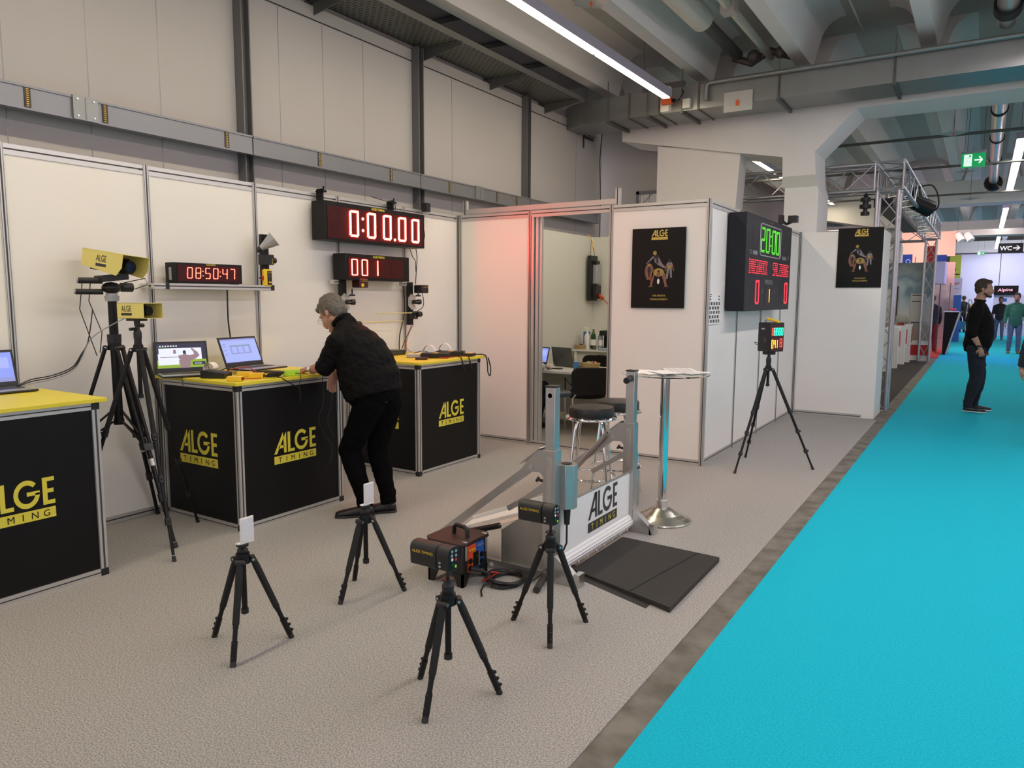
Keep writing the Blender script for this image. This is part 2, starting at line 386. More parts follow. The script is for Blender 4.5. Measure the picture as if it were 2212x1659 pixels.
# ------------------------------------------------------------------ services under the ceiling
def busbar():
    t = thing('busbar_trunking', 'long grey galvanised busbar duct with striped outlet covers across the hall wall', 'duct', (-5.36, 4.3, 2.85))
    ys = [-.6, 1.9, 4.27, 6.5, 8.86, 11.0]
    for a, b in zip(ys[:-1], ys[1:]):
        q = MB('ductgrey'); q.box(-5.40, -5.33, a+.006, b-.006, 2.79, 2.935); q.box(-5.40, -5.322, a+.006, b-.006, 2.925, 2.94); q.box(-5.40, -5.322, a+.006, b-.006, 2.783, 2.792)
        q.build('duct_section', t, smooth=False)
    for y in (.9, 1.5, 2.505, 3.01, 4.012, 5.02, 6.016, 7.03, 8.03, 8.5, 9.4):
        q = MB('slot'); q.box(-5.332, -5.325, y-.02, y+.02, 2.80, 2.928)
        for k in range(9): q.box(-5.3255, -5.3235, y-.008, y+.008, 2.806+k*.0133, 2.811+k*.0133, 'gadgetyellow')
        q.build('outlet_cover', t, smooth=False)
    for y in (2.87, 7.62):
        q = MB('zinc'); q.box(-5.335, -5.31, y-.085, y+.085, 2.785, 2.945)
        for sy in (-1, 1):
            for sz in (-1, 1): q.cyl((-5.312, y+sy*.055, 2.865+sz*.055), (-5.305, y+sy*.055, 2.865+sz*.055), .007, m='steel', n=8)
        q.box(-5.309, -5.307, y-.003, y+.003, 2.79, 2.94, 'ductgrey'); q.build('joint_box', t, smooth=False)
busbar()
tag(MB('slot').tube([(-5.40, 11.2, 4.25), (-5.42, 11.18, 3.8), (-5.38, 11.15, 3.2), (-5.36, 11.1, 2.4), (-5.36, 11.1, 0.0)], .008).build('hanging_cable'), 'thin dark cable hanging down in the back corner of the hall wall', 'cable')
tag(MB('slot').box(-5.50, -5.49, 10.72, 10.76, 3.95, 4.14).box(-5.50, -5.47, 10.72, 11.05, 4.10, 4.14).build('wall_bracket', smooth=False), 'small black angle bracket high on the hall wall beside the back corner', 'bracket')
def cable_tray():
    t = thing('cable_tray', 'perforated galvanised cable tray on brackets under the ceiling along the hall wall', 'cable tray', (-5.25, 5, 4.35))
    m = MATS['zinc'] and bpy.data.materials.new('perforated'); MATS['perforated'] = m; m.use_nodes = True; nt = m.node_tree; b = nt.nodes['Principled BSDF']
    b.inputs['Metallic'].default_value = .5; b.inputs['Roughness'].default_value = .5
    tc = nt.nodes.new('ShaderNodeTexCoord'); mp = nt.nodes.new('ShaderNodeMapping'); br = nt.nodes.new('ShaderNodeTexBrick')
    nt.links.new(tc.outputs['Object'], mp.inputs[0]); mp.inputs['Scale'].default_value = (1, 1, 1); nt.links.new(mp.outputs[0], br.inputs['Vector'])
    br.inputs['Scale'].default_value = 10; br.inputs['Color1'].default_value = (.012, .012, .012, 1); br.inputs['Color2'].default_value = (.012, .012, .012, 1)
    br.inputs['Mortar'].default_value = (.17, .175, .155, 1); br.inputs['Mortar Size'].default_value = .14; br.inputs['Brick Width'].default_value = .9; br.inputs['Row Height'].default_value = .42
    nt.links.new(br.outputs[0], b.inputs['Base Color'])
    q = MB('perforated'); q.box(-5.52, -4.98, -3, 9.65, 4.348, 4.352); q.box(-5.52, -5.515, -3, 9.65, 4.352, 4.41); q.box(-4.985, -4.98, -3, 9.65, 4.352, 4.42, 'zinc')
    q.build('tray', t, smooth=False)
    for y in (2.2, 3.6, 5.15, 6.75, 8.1, 9.5):
        q = MB('zincdark'); q.prism([(-5.56, y, 4.34), (-4.95, y, 4.345), (-4.95, y, 4.31), (-5.56, y, 4.21)], (0, .008, 0)); q.box(-5.56, -4.95, y-.02, y+.025, 4.335, 4.345)
        q.box(-5.585, -5.55, y-.03, y+.03, 4.31, 4.6); q.build('bracket', t, smooth=False)
    q = MB('zincdark'); q.box(-5.10, -5.06, -3, 9.6, 4.36, 4.38); q.build('conduit', t, smooth=False)
cable_tray()
t = thing('upper_cable_tray', 'second darker cable tray higher up behind the first concrete rib', 'cable tray', (-5.6, 6, 4.8))
MB('zincdark').box(-5.9, -5.35, -3, 10.6, 4.83, 4.86).build('tray', t, smooth=False)
for y in (5.2, 6.3, 7.2, 8.2, 9.2): MB('zincdark').box(-5.9, -5.3, y-.02, y+.02, 4.76, 4.82).box(-5.945, -5.9, y-.03, y+.03, 4.6, 5.2).build('bracket', t, smooth=False)

def air_duct():
    t = thing('ventilation_duct', 'rectangular galvanised air duct hung in front of the concrete cross beam', 'duct', (-2, 10.3, 4.1))
    xs = [-5.0, -4.4, -3.95, -3.4, -2.36, -1.05, .3, 1.8, 3.4, 5]
    for i, (a, b) in enumerate(zip(xs[:-1], xs[1:])):
        q = MB('zinc'); q.box(a, b, 10.0, 10.68, 4.12, 4.44); q.box(b-.012, b+.012, 9.985, 10.69, 4.108, 4.45, 'zincdark'); q.build('duct_section', t, smooth=False)
    q = MB('zinc'); N = 8
    for i in range(N):
        a0, a1 = i/N*R(75), (i+1)/N*R(75)
        def P(a, r, z): return (-5.0-math.sin(a)*r, 10.75-math.cos(a)*r, z)
        q.add([P(a0, .75, 4.12), P(a1, .75, 4.12), P(a1, .07, 4.12), P(a0, .07, 4.12), P(a0, .75, 4.44), P(a1, .75, 4.44), P(a1, .07, 4.44), P(a0, .07, 4.44)], [(0, 1, 2, 3), (4, 7, 6, 5), (0, 4, 5, 1), (2, 6, 7, 3)])
    q.build('bend', t)
    for x in (-4.72, -4.12, -3.62, -2.36, -1.05, .5):
        q = MB('zincdark'); q.box(x-.02, x+.02, 9.96, 10.72, 4.085, 4.115); q.cyl((x, 9.97, 4.1), (x, 9.97, 4.66), .006); q.cyl((x, 10.7, 4.1), (x, 10.7, 4.66), .006); q.build('hanger', t, smooth=False)
    q = MB('creamwall'); q.box(-3.90, -3.78, 9.90, 10.0, 4.12, 4.45); q.box(-3.60, -3.50, 9.93, 10.0, 4.14, 4.26); q.build('damper_frame', t, smooth=False)
    q = MB('orange'); q.box(-3.86, -3.72, 9.82, 9.90, 4.20, 4.29); q.box(-3.72, -3.68, 9.84, 9.88, 4.22, 4.26, 'black'); q.tube([(-3.70, 9.86, 4.24), (-3.6, 9.80, 4.22), (-3.55, 9.82, 4.32), (-3.6, 9.9, 4.38)], .008, 'black'); q.build('damper_motor', t, bevel=.004)
    q = MB('ceilconc'); q.box(-3.05, -2.68, 9.975, 9.985, 4.02, 4.27); q.box(-2.89, -2.85, 9.965, 9.975, 4.09, 4.16, 'orange'); q.build('access_plate', t, smooth=False)
air_duct()
tag(MB('zinc').tube([(-3.28, 9.93, 4.20), (-3.28, 9.93, 4.36), (-3.27, 9.93, 4.40), (-3.22, 9.93, 4.42), (3, 9.93, 4.42), (6, 9.93, 4.42)], .028, n=12).build('sprinkler_pipe'), 'galvanised pipe along the top of the air duct, bending down at its left end', 'pipe')
tag(MB('ceilconc').cyl((-3.02, 3, 4.86), (-3.02, 8.9, 4.86), .14, n=24).cyl((-3.02, 8.9, 4.86), (-3.02, 10.4, 4.86), .075, m='zincdark').build('insulated_pipe'), 'thick insulated ceiling pipe with a grey jacket ending before the cross beam', 'pipe')
tag(MB('ceilconc').tube([(-2.62, 3, 4.84), (-2.62, 8.7, 4.84), (-2.62, 10.6, 4.82)], .05, n=12).box(-2.70, -2.54, 8.55, 8.72, 4.76, 4.92, 'hallwall').build('ceiling_pipe'), 'thinner ceiling pipe with a clamp beside the insulated pipe', 'pipe')
tag(MB('zincdark').tube([(-3.1, 10.5, 4.86), (-2.85, 10.5, 4.75), (-2.6, 10.45, 4.86), (-2.35, 10.5, 4.76), (-2.4, 10.55, 4.9)], .05).ball((-2.8, 10.4, 4.8), .09, 'zincdark').ball((-2.45, 10.4, 4.8), .08, 'zincdark').build('pipe_fittings'), 'dark cluster of pipe fittings in the corner above the air duct', 'pipe fitting')
tag(MB('ceilconc').cyl((-1.5, 4, 4.95), (-1.5, 10.6, 4.95), .012).build('ceiling_conduit'), 'thin conduit along the ceiling slab right of the pipes', 'conduit')
# round galvanised drain pipe above the aisle
t = thing('aisle_duct', 'shiny round spiral duct running under the ceiling above the aisle', 'duct', (.15, 14, 4.4))
MB('steel').cyl((.02, 4, 4.58), (.02, 9.85, 4.58), .10, n=20).build('pipe_run', t)
MB('steel').cyl((.02, 11.6, 4.45), (.02, 22.0, 4.45), .10, n=20).build('pipe_run', t)
for y in (13.6, 15.9, 18.3): MB('blackmetal').cyl((.02, y, 4.45), (.02, y+.07, 4.45), .115, n=20).build('clamp', t)
MB('blackmetal').cyl((.02, 9.3, 4.58), (.02, 9.5, 4.58), .13, n=20).build('coupling', t)
MB('blackmetal').ball((.02, 21.6, 4.4), .2).build('end_cap', t)
for i, (y, lab) in enumerate(((13.2, 'thin sprinkler line across the aisle ceiling, nearest behind the concrete frame'), (16.2, 'thin sprinkler line across the aisle ceiling, second behind the concrete frame'), (20.9, 'thin sprinkler line across the aisle ceiling in front of the second cross beam'))):
    tag(MB('zincdark').cyl((-4.5, y, 4.05 if i < 2 else 4.1), (4, y, 4.05 if i < 2 else 4.1), .022).build('sprinkler_line'), lab, 'pipe')
def plate(x, y, z, label, s=.30):
    q = MB('ceilconc'); q.add([(x-s/2, y, z), (x, y-s/2, z+.0), (x+s/2, y, z), (x, y+s/2, z), (x, y, z+.03)], [(0, 1, 4), (1, 2, 4), (2, 3, 4), (3, 0, 4), (3, 2, 1, 0)])
    q.cyl((x, y, z-.04), (x, y, z), .012, m='orange'); q.cyl((x, y, z), (x, y, 5.2), .004, m='slot'); tag(q.build('sprinkler_plate', smooth=False), label, 'sprinkler')
plate(-3.47, 6.9, 4.5, 'square metal sprinkler shield hanging beside the long ceiling lamp', .42)
plate(-.52, 12.7, 3.98, 'pale sprinkler shield hanging just behind the concrete frame', .42)
plate(-.42, 16.2, 3.94, 'pale sprinkler shield hanging above the green exit sign', .42)
plate(-.42, 20.9, 3.98, 'pale sprinkler shield hanging farthest down the aisle', .5)

# ------------------------------------------------------------------ continuous strip lights
em('lens_warm', *LAMP['warm']); em('lens_hall', *LAMP['hall']); em('lens_aisle', *LAMP['aisle']); em('lens_cool', *LAMP['cool'])
mat('lampbody', (.38, .36, .44), .5)
def strip(x, y0, y1, z, lens, label, n=3, w=.10):
    t = thing('strip_light', label, 'ceiling light', (x, (y0+y1)/2, z), group='strip lights')
    L = (y1-y0)/n
    for i in range(n):
        a, b = y0+i*L, y0+(i+1)*L
        q = MB('lampbody'); q.prism([(x-w/2, a, z+.012), (x+w/2, a, z+.012), (x+w/2+.015, a, z+.11), (x-w/2-.015, a, z+.11)], (0, b-a, 0)); q.build('housing', t, smooth=False)
        q = MB(lens); q.box(x-w/2+.008, x+w/2-.008, a+.03, b-.03, z, z+.013); q.build('lens', t, smooth=False)
    for y in (y0+.8, y1-.8): MB('slot').cyl((x, y, z+.1), (x, y, 5.249), .003).build('wire', t)
strip(-3.69, -3.0, 9.6, 4.2, 'lens_warm', 'long strip light hanging above the timing booth counters', 6)
strip(.38, 1.6, 9.4, 4.25, 'lens_aisle', 'long strip light above the near aisle, out of frame', 4, .12)
strip(.36, 14.9, 21.8, 4.2, 'lens_hall', 'strip light above the aisle, first row behind the concrete frame, right of the exit sign', 4, .14)
strip(.38, 25.7, 32.4, 4.2, 'lens_hall', 'strip light above the aisle, middle distance right of centre', 4, .14)
strip(.38, 37.0, 45, 4.2, 'lens_hall', 'strip light above the aisle beside the WC sign, far off', 4, .14)
strip(-3.85, 12.6, 17.0, 4.2, 'lens_warm', 'strip light seen through the opening left of the concrete pillar', 2)
strip(-3.7, 18.5, 22.4, 4.2, 'lens_warm', 'strip light just right of the concrete pillar over the next booth', 2)
strip(4.6, -2, 9.6, 4.2, 'lens_cool', 'strip light over the booths across the aisle, out of frame', 4)
# ------------------------------------------------------------------ counters
def counter(y0, y1, label, top_over=.035):
    t = thing('counter', label, 'counter', (-4.57, (y0+y1)/2, 0), group=None)
    xb, xf = -4.99, -4.13
    q = MB('counterblack'); q.box(xf-.022, xf-.012, y0+.02, y1-.02, .04, .96); f = q.build('front_panel', t, smooth=False)
    q = MB('black'); logo(q, (xf-.012, (y0+y1)/2-.175, .405), Y, Z, .385, 'logoyellow', None, 'counterblack'); q.build('brand_mark', f, smooth=False)
    for yy, sg in ((y0, 1), (y1, -1)):
        q = MB('counterblack'); q.box(xb+.02, xf-.02, min(yy+sg*.012, yy+sg*.022), max(yy+sg*.012, yy+sg*.022), .04, .96); f = q.build('side_panel', t, smooth=False)
        if sg == 1: q = MB('black'); logo(q, (-4.80, yy+.012, .405), X, Z, .425, 'logoyellow', None, 'counterblack'); q.build('brand_mark', f, smooth=False)
    for px, py in ((xf-.02, y0+.02), (xf-.02, y1-.02), (xb+.02, y0+.02), (xb+.02, y1-.02)):
        q = MB('alu'); q.box(px-.02, px+.02, py-.02, py+.02, .042, .955)
        q.box(px+.0195, px+.021, py-.005, py+.005, .042, .955, 'slot'); q.box(px-.005, px+.005, py-.021, py-.0195, .042, .955, 'slot')
        q.build('post', t, smooth=False)
    for z0, z1 in ((.0, .042), (.955, .997)):
        for xx in (xf-.02, xb+.02):
            q = MB('alu'); q.box(xx-.018, xx+.018, y0+.04, y1-.04, z0, z1); q.box(xx+.0175, xx+.0195, y0+.04, y1-.04, z0+.018, z0+.024, 'slot'); q.build('rail', t, smooth=False)
        for yy in (y0+.02, y1-.02):
            q = MB('alu'); q.box(xb+.04, xf-.04, yy-.018, yy+.018, z0, z1); q.box(xb+.04, xf-.04, yy-.0195, yy-.0175, z0+.018, z0+.024, 'slot'); q.build('rail', t, smooth=False)
        for px, py in ((xf-.02, y0+.02), (xf-.02, y1-.02)):
            MB('blackplastic').box(px-.022, px+.022, py-.022, py+.022, z0, z1).build('corner_joint', t, bevel=.003)
    MB('yellow').box(-5.0, xf+top_over, y0-.03, y1+.03, .998, 1.02).build('worktop', t, bevel=.002)
    return t
counter(1.27, 2.205, 'black timing counter at the left edge of the picture with a yellow top')
counter(3.11, 4.056, 'black timing counter in the middle that the man leans on, yellow top full of gadgets')
counter(4.98, 5.927, 'black timing counter farthest back beside the white cabin wall, yellow top')

# ------------------------------------------------------------------ LED displays
em('led_red', (1, .055, .035), 75); em('led_red_dim', (1, .10, .06), 9); em('led_green', (.12, 1, .03), 1.6); em('led_red_sb', (1, .03, .05), 2.6)
em('led_amber', (1, .45, .05), 2.5); em('led_teal', (.02, 1, .45), 2.6); em('led_board', (1, .06, .04), 3)
mat('redfilter', (.05, .002, .003), .4, spec=.3); mat('redfilter_dark', (.05, .003, .004), .35); mat('ledoff', (.10, .006, .008), .5)
mat('sbblack', (.012, .012, .017), .5, spec=.3)
SEG = {'0': 'abcdef', '1': 'bc', '2': 'abged', '3': 'abgcd', '4': 'fgbc', '5': 'afgcd', '6': 'afgedc', '7': 'abc', '8': 'abcdefg', '9': 'abcdfg'}
def leds(mb, pts, u, v, r, m, n=6, d=.004):
    u, v = Vector(u), Vector(v); nn = u.cross(v)
    for p in pts:
        vs = [p+(u*math.cos(2*PI*i/n)+v*math.sin(2*PI*i/n))*r for i in range(n)]+[p+nn*d+(u*math.cos(2*PI*i/n)+v*math.sin(2*PI*i/n))*r*.8 for i in range(n)]
        mb.add(vs, [tuple(range(n, 2*n))]+[(i, (i+1) % n, n+(i+1) % n, n+i) for i in range(n)], m)
def digit(o, u, v, w, h, ch, nv, nh, rows=1, gap=0, slant=0):
    o, u, v = Vector(o), Vector(u), Vector(v); P = []
    def ln(a, b, n, off):
        for i in range(n):
            t = (i+.5)/n; x, y = a[0]+(b[0]-a[0])*t, a[1]+(b[1]-a[1])*t
            for k in range(rows):
                s = (k-(rows-1)/2)*gap; x2, y2 = x+off[0]*s, y+off[1]*s
                if rows == 2 and k: t2 = .5/n; x2 += (b[0]-a[0])*t2; y2 += (b[1]-a[1])*t2
                P.append(o+u*(x2+slant*y2)+v*y2)
    E_ = dict(a=((0, h), (w, h), nh, (0, 1)), b=((w, h/2), (w, h), nv, (1, 0)), c=((w, 0), (w, h/2), nv, (1, 0)), d=((0, 0), (w, 0), nh, (0, 1)), e=((0, 0), (0, h/2), nv, (1, 0)), f=((0, h/2), (0, h), nv, (1, 0)), g=((0, h/2), (w, h/2), nh, (0, 1)))
    for s in SEG[ch]: a, b, n, off = E_[s]; ln(a, b, n, off)
    return P
def display(name, label, x0, x1, y0, y1, z0, z1, win, marks, title, ts, tm='logoyellow'):
    """display case on the booth wall, front towards +X; window and digits as parts"""
    t = thing(name, label, 'led display', ((x0+x1)/2, (y0+y1)/2, z0), group=None)
    q = MB('blackmetal'); q.box(x0, x1, y0, y1, z0, z1); q.build('case', t, bevel=.004)
    wy0, wy1, wz0, wz1 = win
    MB('redfilter').box(x1, x1+.003, wy0, wy1, wz0, wz1).build('filter_panel', t, smooth=False)
    q = MB(tm); q.text(title, (x1+.001, ts[0], ts[1]), Y, Z, ts[2], tm, bold=True); q.build('lettering', t, smooth=False)
    return t, x1+.003
t, xf = display('race_clock', 'long red LED race clock reading 0:00.00, topmost on the booth wall', -5.0, -4.84, 4.60, 5.955, 2.08, 2.415, (4.63, 5.92, 2.10, 2.375), 0, 'ALGE-TIMING', (5.27, 2.385, .022))
D = [(4.905, '0'), (5.13, '0'), (5.345, '0'), (5.56, '0'), (5.76, '0')]
for y, ch in D:
    q = MB(); leds(q, digit((xf, y, 2.135), Y, Z, .095, .215, ch, 9, 5, 2, .011), Y, Z, .0052, 'led_red', 5, .006); q.build('lit_digit', t, smooth=False)
q = MB(); leds(q, digit((xf, 4.685, 2.135), Y, Z, .095, .215, '8', 9, 5, 2, .011), Y, Z, .0045, 'ledoff', 5, .003); q.build('unlit_digit', t, smooth=False)
q = MB(); leds(q, [Vector((xf, a, b)) for a, b in ((5.065, 2.295), (5.065, 2.19), (5.50, 2.135))], Y, Z, .013, 'led_red', 8, .006); q.build('dots', t, smooth=False)
for y in (4.70, 5.62):
    q = MB('blackmetal'); q.box(-5.03, -4.96, y-.01, y+.01, 2.41, 2.53); q.box(-5.03, -4.93, y-.02, y+.02, 2.50, 2.515); q.cyl((-4.95, y, 2.5), (-4.95, y, 2.55), .008); q.build('hanging_clamp', t, smooth=False)
t, xf = display('number_display', 'shorter red LED display reading 001, hung below the large race clock', -5.0, -4.84, 4.84, 5.71, 1.739, 1.977, (4.87, 5.62, 1.765, 1.945), 0, 'ALGE-TIMING', (5.27, 1.948, .020))
for y, ch in ((4.915, '0'), (5.045, '0'), (5.185, '1')):
    q = MB(); leds(q, digit((xf, y, 1.785), Y, Z, .068, .14, ch, 7, 4), Y, Z, .0042, 'led_red', 6, .005); q.build('lit_digit', t, smooth=False)
for y in (5.32, 5.45):
    q = MB(); leds(q, digit((xf, y, 1.785), Y, Z, .068, .14, '8', 7, 4), Y, Z, .0034, 'ledoff', 6, .003); q.build('unlit_digit', t, smooth=False)
t, xf = display('time_display', 'small red LED clock reading 08:50:47 standing on the wall rail', -4.985, -4.88, 3.19, 3.765, 1.680, 1.826, (3.215, 3.74, 1.692, 1.812), 0, 'ALGE-TIMING', (3.49, 1.812, .010))
ys = [3.292, 3.360, 3.440, 3.507, 3.587, 3.654]
for y, ch in zip(ys, '085047'):
    q = MB(); leds(q, digit((xf, y, 1.716), Y, Z, .038, .075, ch, 4, 3, slant=.06), Y, Z, .0036, 'led_red_dim', 6, .004); q.build('lit_digit', t, smooth=False)
q = MB(); leds(q, [Vector((xf, y, z)) for y in (3.42, 3.567) for z in (1.735, 1.768)], Y, Z, .0036, 'led_red_dim', 6, .004); q.build('dots', t, smooth=False)
MB('silverplastic').box(-4.94, -4.91, 3.189, 3.1905, 1.70, 1.79).build('side_label', t, smooth=False)
for y in (3.22, 3.73): MB('blackplastic').box(-4.96, -4.90, y-.02, y+.02, 1.676, 1.681).build('foot', t, smooth=False)
# shelf rail
t = thing('wall_rail', 'aluminium rail fixed across the booth wall under the small LED clock', 'rail', (-4.97, 3.55, 1.64))
for x in (-4.96, -4.89):
    q = MB('alu'); q.box(x-.02, x+.02, 3.03, 4.045, 1.636, 1.676); q.box(x+.0195, x+.021, 3.03, 4.04, 1.652, 1.660, 'slot'); q.build('profile', t, smooth=False)
MB('blackplastic').box(-4.91, -4.868, 3.115, 3.145, 1.634, 1.678).build('joint', t, bevel=.002)
MB('blackplastic').box(-4.98, -4.868, 4.03, 4.066, 1.634, 1.678).build('end_cap', t, bevel=.002)
for y in (3.05, 4.0): MB('alu').box(-5.03, -4.98, y-.02, y+.02, 1.64, 1.672).build('bracket', t, smooth=False)
# horn mast beside the rail
t = thing('horn_mast', 'black upright mast on the wall carrying a horn and a control box', 'mast', (-4.93, 4.03, 1.68))
MB('blackmetal').box(-4.955, -4.92, 3.995, 4.062, 1.678, 2.083).build('upright', t, bevel=.003)
q = MB('silverplastic'); q.lathe((-4.90, 3.965, 1.965), [(.022, 0), (.026, .02), (.05, .10), (.062, .135), (.058, .135), (.045, .10), (.02, .03)], axis=(.5, .55, .55), n=20)
q.lathe((-4.905, 3.96, 1.96), [(.018, -.02), (.024, 0), (.023, .015)], 'blackplastic', axis=(.5, .55, .55)); q.box(-4.93, -4.89, 3.955, 3.985, 1.935, 1.97, 'blackplastic'); q.build('horn', t)
q = MB('blackplastic'); q.box(-4.92, -4.85, 3.955, 4.055, 1.838, 1.92); q.cyl((-4.87, 4.055, 1.875), (-4.87, 4.082, 1.875), .024); q.cyl((-4.87, 4.08, 1.875), (-4.87, 4.086, 1.875), .014, m='silverplastic')
q.text('ALGE', (-4.849, 4.03, 1.845), -Z, Y, .012, 'gadgetyellow', align='r'); q.build('photo_cell', t, bevel=.005)
MB('blackplastic').ball((-4.90, 3.97, 1.735), .017).cyl((-4.93, 3.97, 1.735), (-4.90, 3.97, 1.735), .006).build('knob', t)
t = thing('start_button_box', 'yellow handheld timer with a red side button hanging on the black mast', 'timer', (-4.88, 4.01, 1.66))
MB('gadgetyellow').box(-4.90, -4.865, 3.965, 4.045, 1.665, 1.805).build('case', t, bevel=.012, seg=3)
MB('blackplastic').box(-4.866, -4.862, 3.995, 4.037, 1.68, 1.79).box(-4.862, -4.861, 4.0, 4.032, 1.735, 1.762, 'slot').text('ALGE', (-4.861, 4.016, 1.772), Y, Z, .01, 'gadgetyellow').build('face', t, smooth=False)
MB('gadgetyellow').cyl((-4.862, 4.01, 1.70), (-4.857, 4.01, 1.70), .006).cyl((-4.862, 4.024, 1.70), (-4.857, 4.024, 1.70), .006).build('button', t)
MB('red').box(-4.905, -4.872, 3.960, 3.985, 1.715, 1.75).build('red_button', t, bevel=.003)
MB('blackplastic').tube([(-4.88, 3.98, 1.80), (-4.88, 3.975, 1.83), (-4.89, 4.0, 1.84)], .003).build('hanger', t)

# vertical black mounting posts with photocells
def cellpost(y, label, sensors):
    t = thing('mounting_post', label, 'mounting post', (-4.95, y, 1.3))
    MB('blackmetal').box(-4.965, -4.93, y-.035, y+.035, 1.305, 1.738).build('upright', t, bevel=.002)
    q = MB('alu'); q.box(-5.0, -4.95, y-.10, y+.03, 1.703, 1.74); q.box(-4.951, -4.949, y-.1, y+.03, 1.717, 1.725, 'slot'); q.build('arm', t, smooth=False)
    q = MB('alu'); q.prism([(-4.925, y-.01, 1.62), (-4.925, y+.06, 1.59), (-4.925, y+.05, 1.57), (-4.925, y, 1.54), (-4.925, y+.05, 1.50), (-4.925, y+.055, 1.47), (-4.925, y-.01, 1.46), (-4.925, y-.05, 1.50), (-4.925, y-.05, 1.58)], (.012, 0, 0)); q.build('clamp_plate', t, smooth=False)
    q = MB('blackplastic'); q.cyl((-4.91, y+.01, 1.54), (-4.86, y+.02, 1.54), .022); q.cyl((-4.86, y+.02, 1.54), (-4.84, y+.05, 1.54), .026); q.cyl((-4.84, y+.09, 1.54), (-4.84, y-.03, 1.54), .003, m='steel')
    q.cyl((-4.88, y+.055, 1.60), (-4.88, y+.055, 1.66), .007); q.cyl((-4.88, y+.055, 1.595), (-4.88, y+.055, 1.61), .028); q.build('clamp_knob', t)
    return t
def photocell(y, z, m, label):
    t = thing('photocell', label, 'photocell', (-4.88, y, z-.04))
    MB(m).box(-4.94, -4.83, y-.055, y+.055, z-.042, z+.042).build('case', t, bevel=.01, seg=3)
    MB().text('ALGE-TIMING', (-4.829, y+.005, z+.015), Y, Z, .009, 'gadgetyellow').build('lettering', t, smooth=False)
    return t
cellpost(4.90, 'left black post below the 001 display, mostly behind the man', 0)
cellpost(5.84, 'right black post below the 001 display with clamps and cables', 0)
mat('brownblack', (.055, .012, .016), .4)
t = photocell(5.065, 1.713, 'brownblack', 'dark photocell with a yellow sticker on the left black post')
MB('gadgetyellow').cyl((-4.829, 5.04, 1.695), (-4.8275, 5.04, 1.695), .018).build('sticker', t)
photocell(5.95, 1.67, 'blackplastic', 'black photocell on top of the right black post')
mat('paleyellow', (.80, .68, .26), .5)
def wand(y, z, L, y2, label):
    t = thing('start_wand', label, 'start wand', (-4.92, y, z))
    MB('blackplastic').box(-4.95, -4.89, y-.03, y+.06, z-.06, z+.02).box(-4.889, -4.887, y+.0, y+.035, z-.055, z, 'slot').text('ALGE', (-4.886, y+.018, z-.05), Z, -Y, .009, 'gadgetyellow', align='l').build('switch_box', t, bevel=.005)
    MB('blackplastic').cyl((-4.87, y+.08, z-.01), (-4.87, y+.02, z-.01), .028).cyl((-4.87, y-.06, z+.005), (-4.87, y+.02, z+.005), .011).build('pivot', t)
    MB('paleyellow').cyl((-4.87, y-.03, z+.005), (-4.87, y2, z+.005), .005, .004, n=8).build('rod', t)
wand(5.84, 1.425, .5, 5.26, 'start wand with a long yellow rod pointing left from the right black post')
wand(4.96, 1.345, .5, 5.64, 'start wand with a yellow rod pointing right from the left black post, behind the man')
tag(MB('blackplastic').box(-5.0, -4.93, 6.105, 6.17, 2.47, 2.56).box(-4.99, -4.95, 6.12, 6.15, 2.44, 2.48, 'steel').build('wall_spot', bevel=.003), 'small black lamp head clamped on the wall top right of the race clock', 'lamp')
def cable(pts, r, m, label, name='cable', n=6):
    P = [Vector(p) for p in pts]; out = []
    for i in range(len(P)-1):
        p0, p1, p2, p3 = P[max(i-1, 0)], P[i], P[i+1], P[min(i+2, len(P)-1)]
        for k in range(6):
            t = k/6; out.append(.5*((2*p1)+(p2-p0)*t+(2*p0-5*p1+4*p2-p3)*t*t+(3*p1-p0-3*p2+p3)*t**3))
    out.append(P[-1]); return tag(MB(m).tube(out, r, n=n).build(name), label, 'cable')
cable([(-4.95, 5.97, 2.42), (-4.93, 6.05, 2.3), (-4.95, 6.08, 2.18), (-4.97, 5.98, 2.12), (-4.97, 5.99, 1.98), (-4.97, 5.96, 1.72)], .0045, 'blackplastic', 'black cable looping down beside the large race clock')
cable([(-4.97, 5.87, 2.09), (-4.97, 5.92, 2.0), (-4.97, 5.96, 1.96), (-4.97, 5.97, 1.85)], .004, 'blackplastic', 'short black cable hanging under the right end of the large race clock')
cable([(-4.90, 5.98, 1.66), (-4.90, 6.0, 1.5), (-4.95, 5.93, 1.42), (-4.97, 5.88, 1.28), (-4.98, 5.78, 1.12), (-4.97, 5.72, 1.03)], .004, 'blackplastic', 'black cable running from the right photocell down to the far counter')
cable([(-5.0, 5.80, 1.70), (-5.0, 5.82, 1.45), (-5.0, 5.74, 1.2), (-4.99, 5.72, 1.03)], .006, 'blackplastic', 'thick black cable behind the right black post down to the far counter')
cable([(-4.95, 5.90, 1.31), (-4.97, 5.84, 1.2), (-4.95, 5.78, 1.08), (-4.85, 5.75, 1.03)], .003, 'red', 'thin red wire below the right black post')
cable([(-4.98, 3.70, 1.64), (-4.99, 3.705, 1.4), (-4.98, 3.72, 1.2), (-4.97, 3.73, 1.03)], .006, 'blackplastic', 'black cable hanging down the wall from the small LED clock')
cable([(-4.95, 5.3, 2.53), (-4.93, 5.45, 2.51), (-4.93, 5.6, 2.50), (-4.95, 5.64, 2.44)], .004, 'blackplastic', 'black cable lying along the wall top above the large race clock')

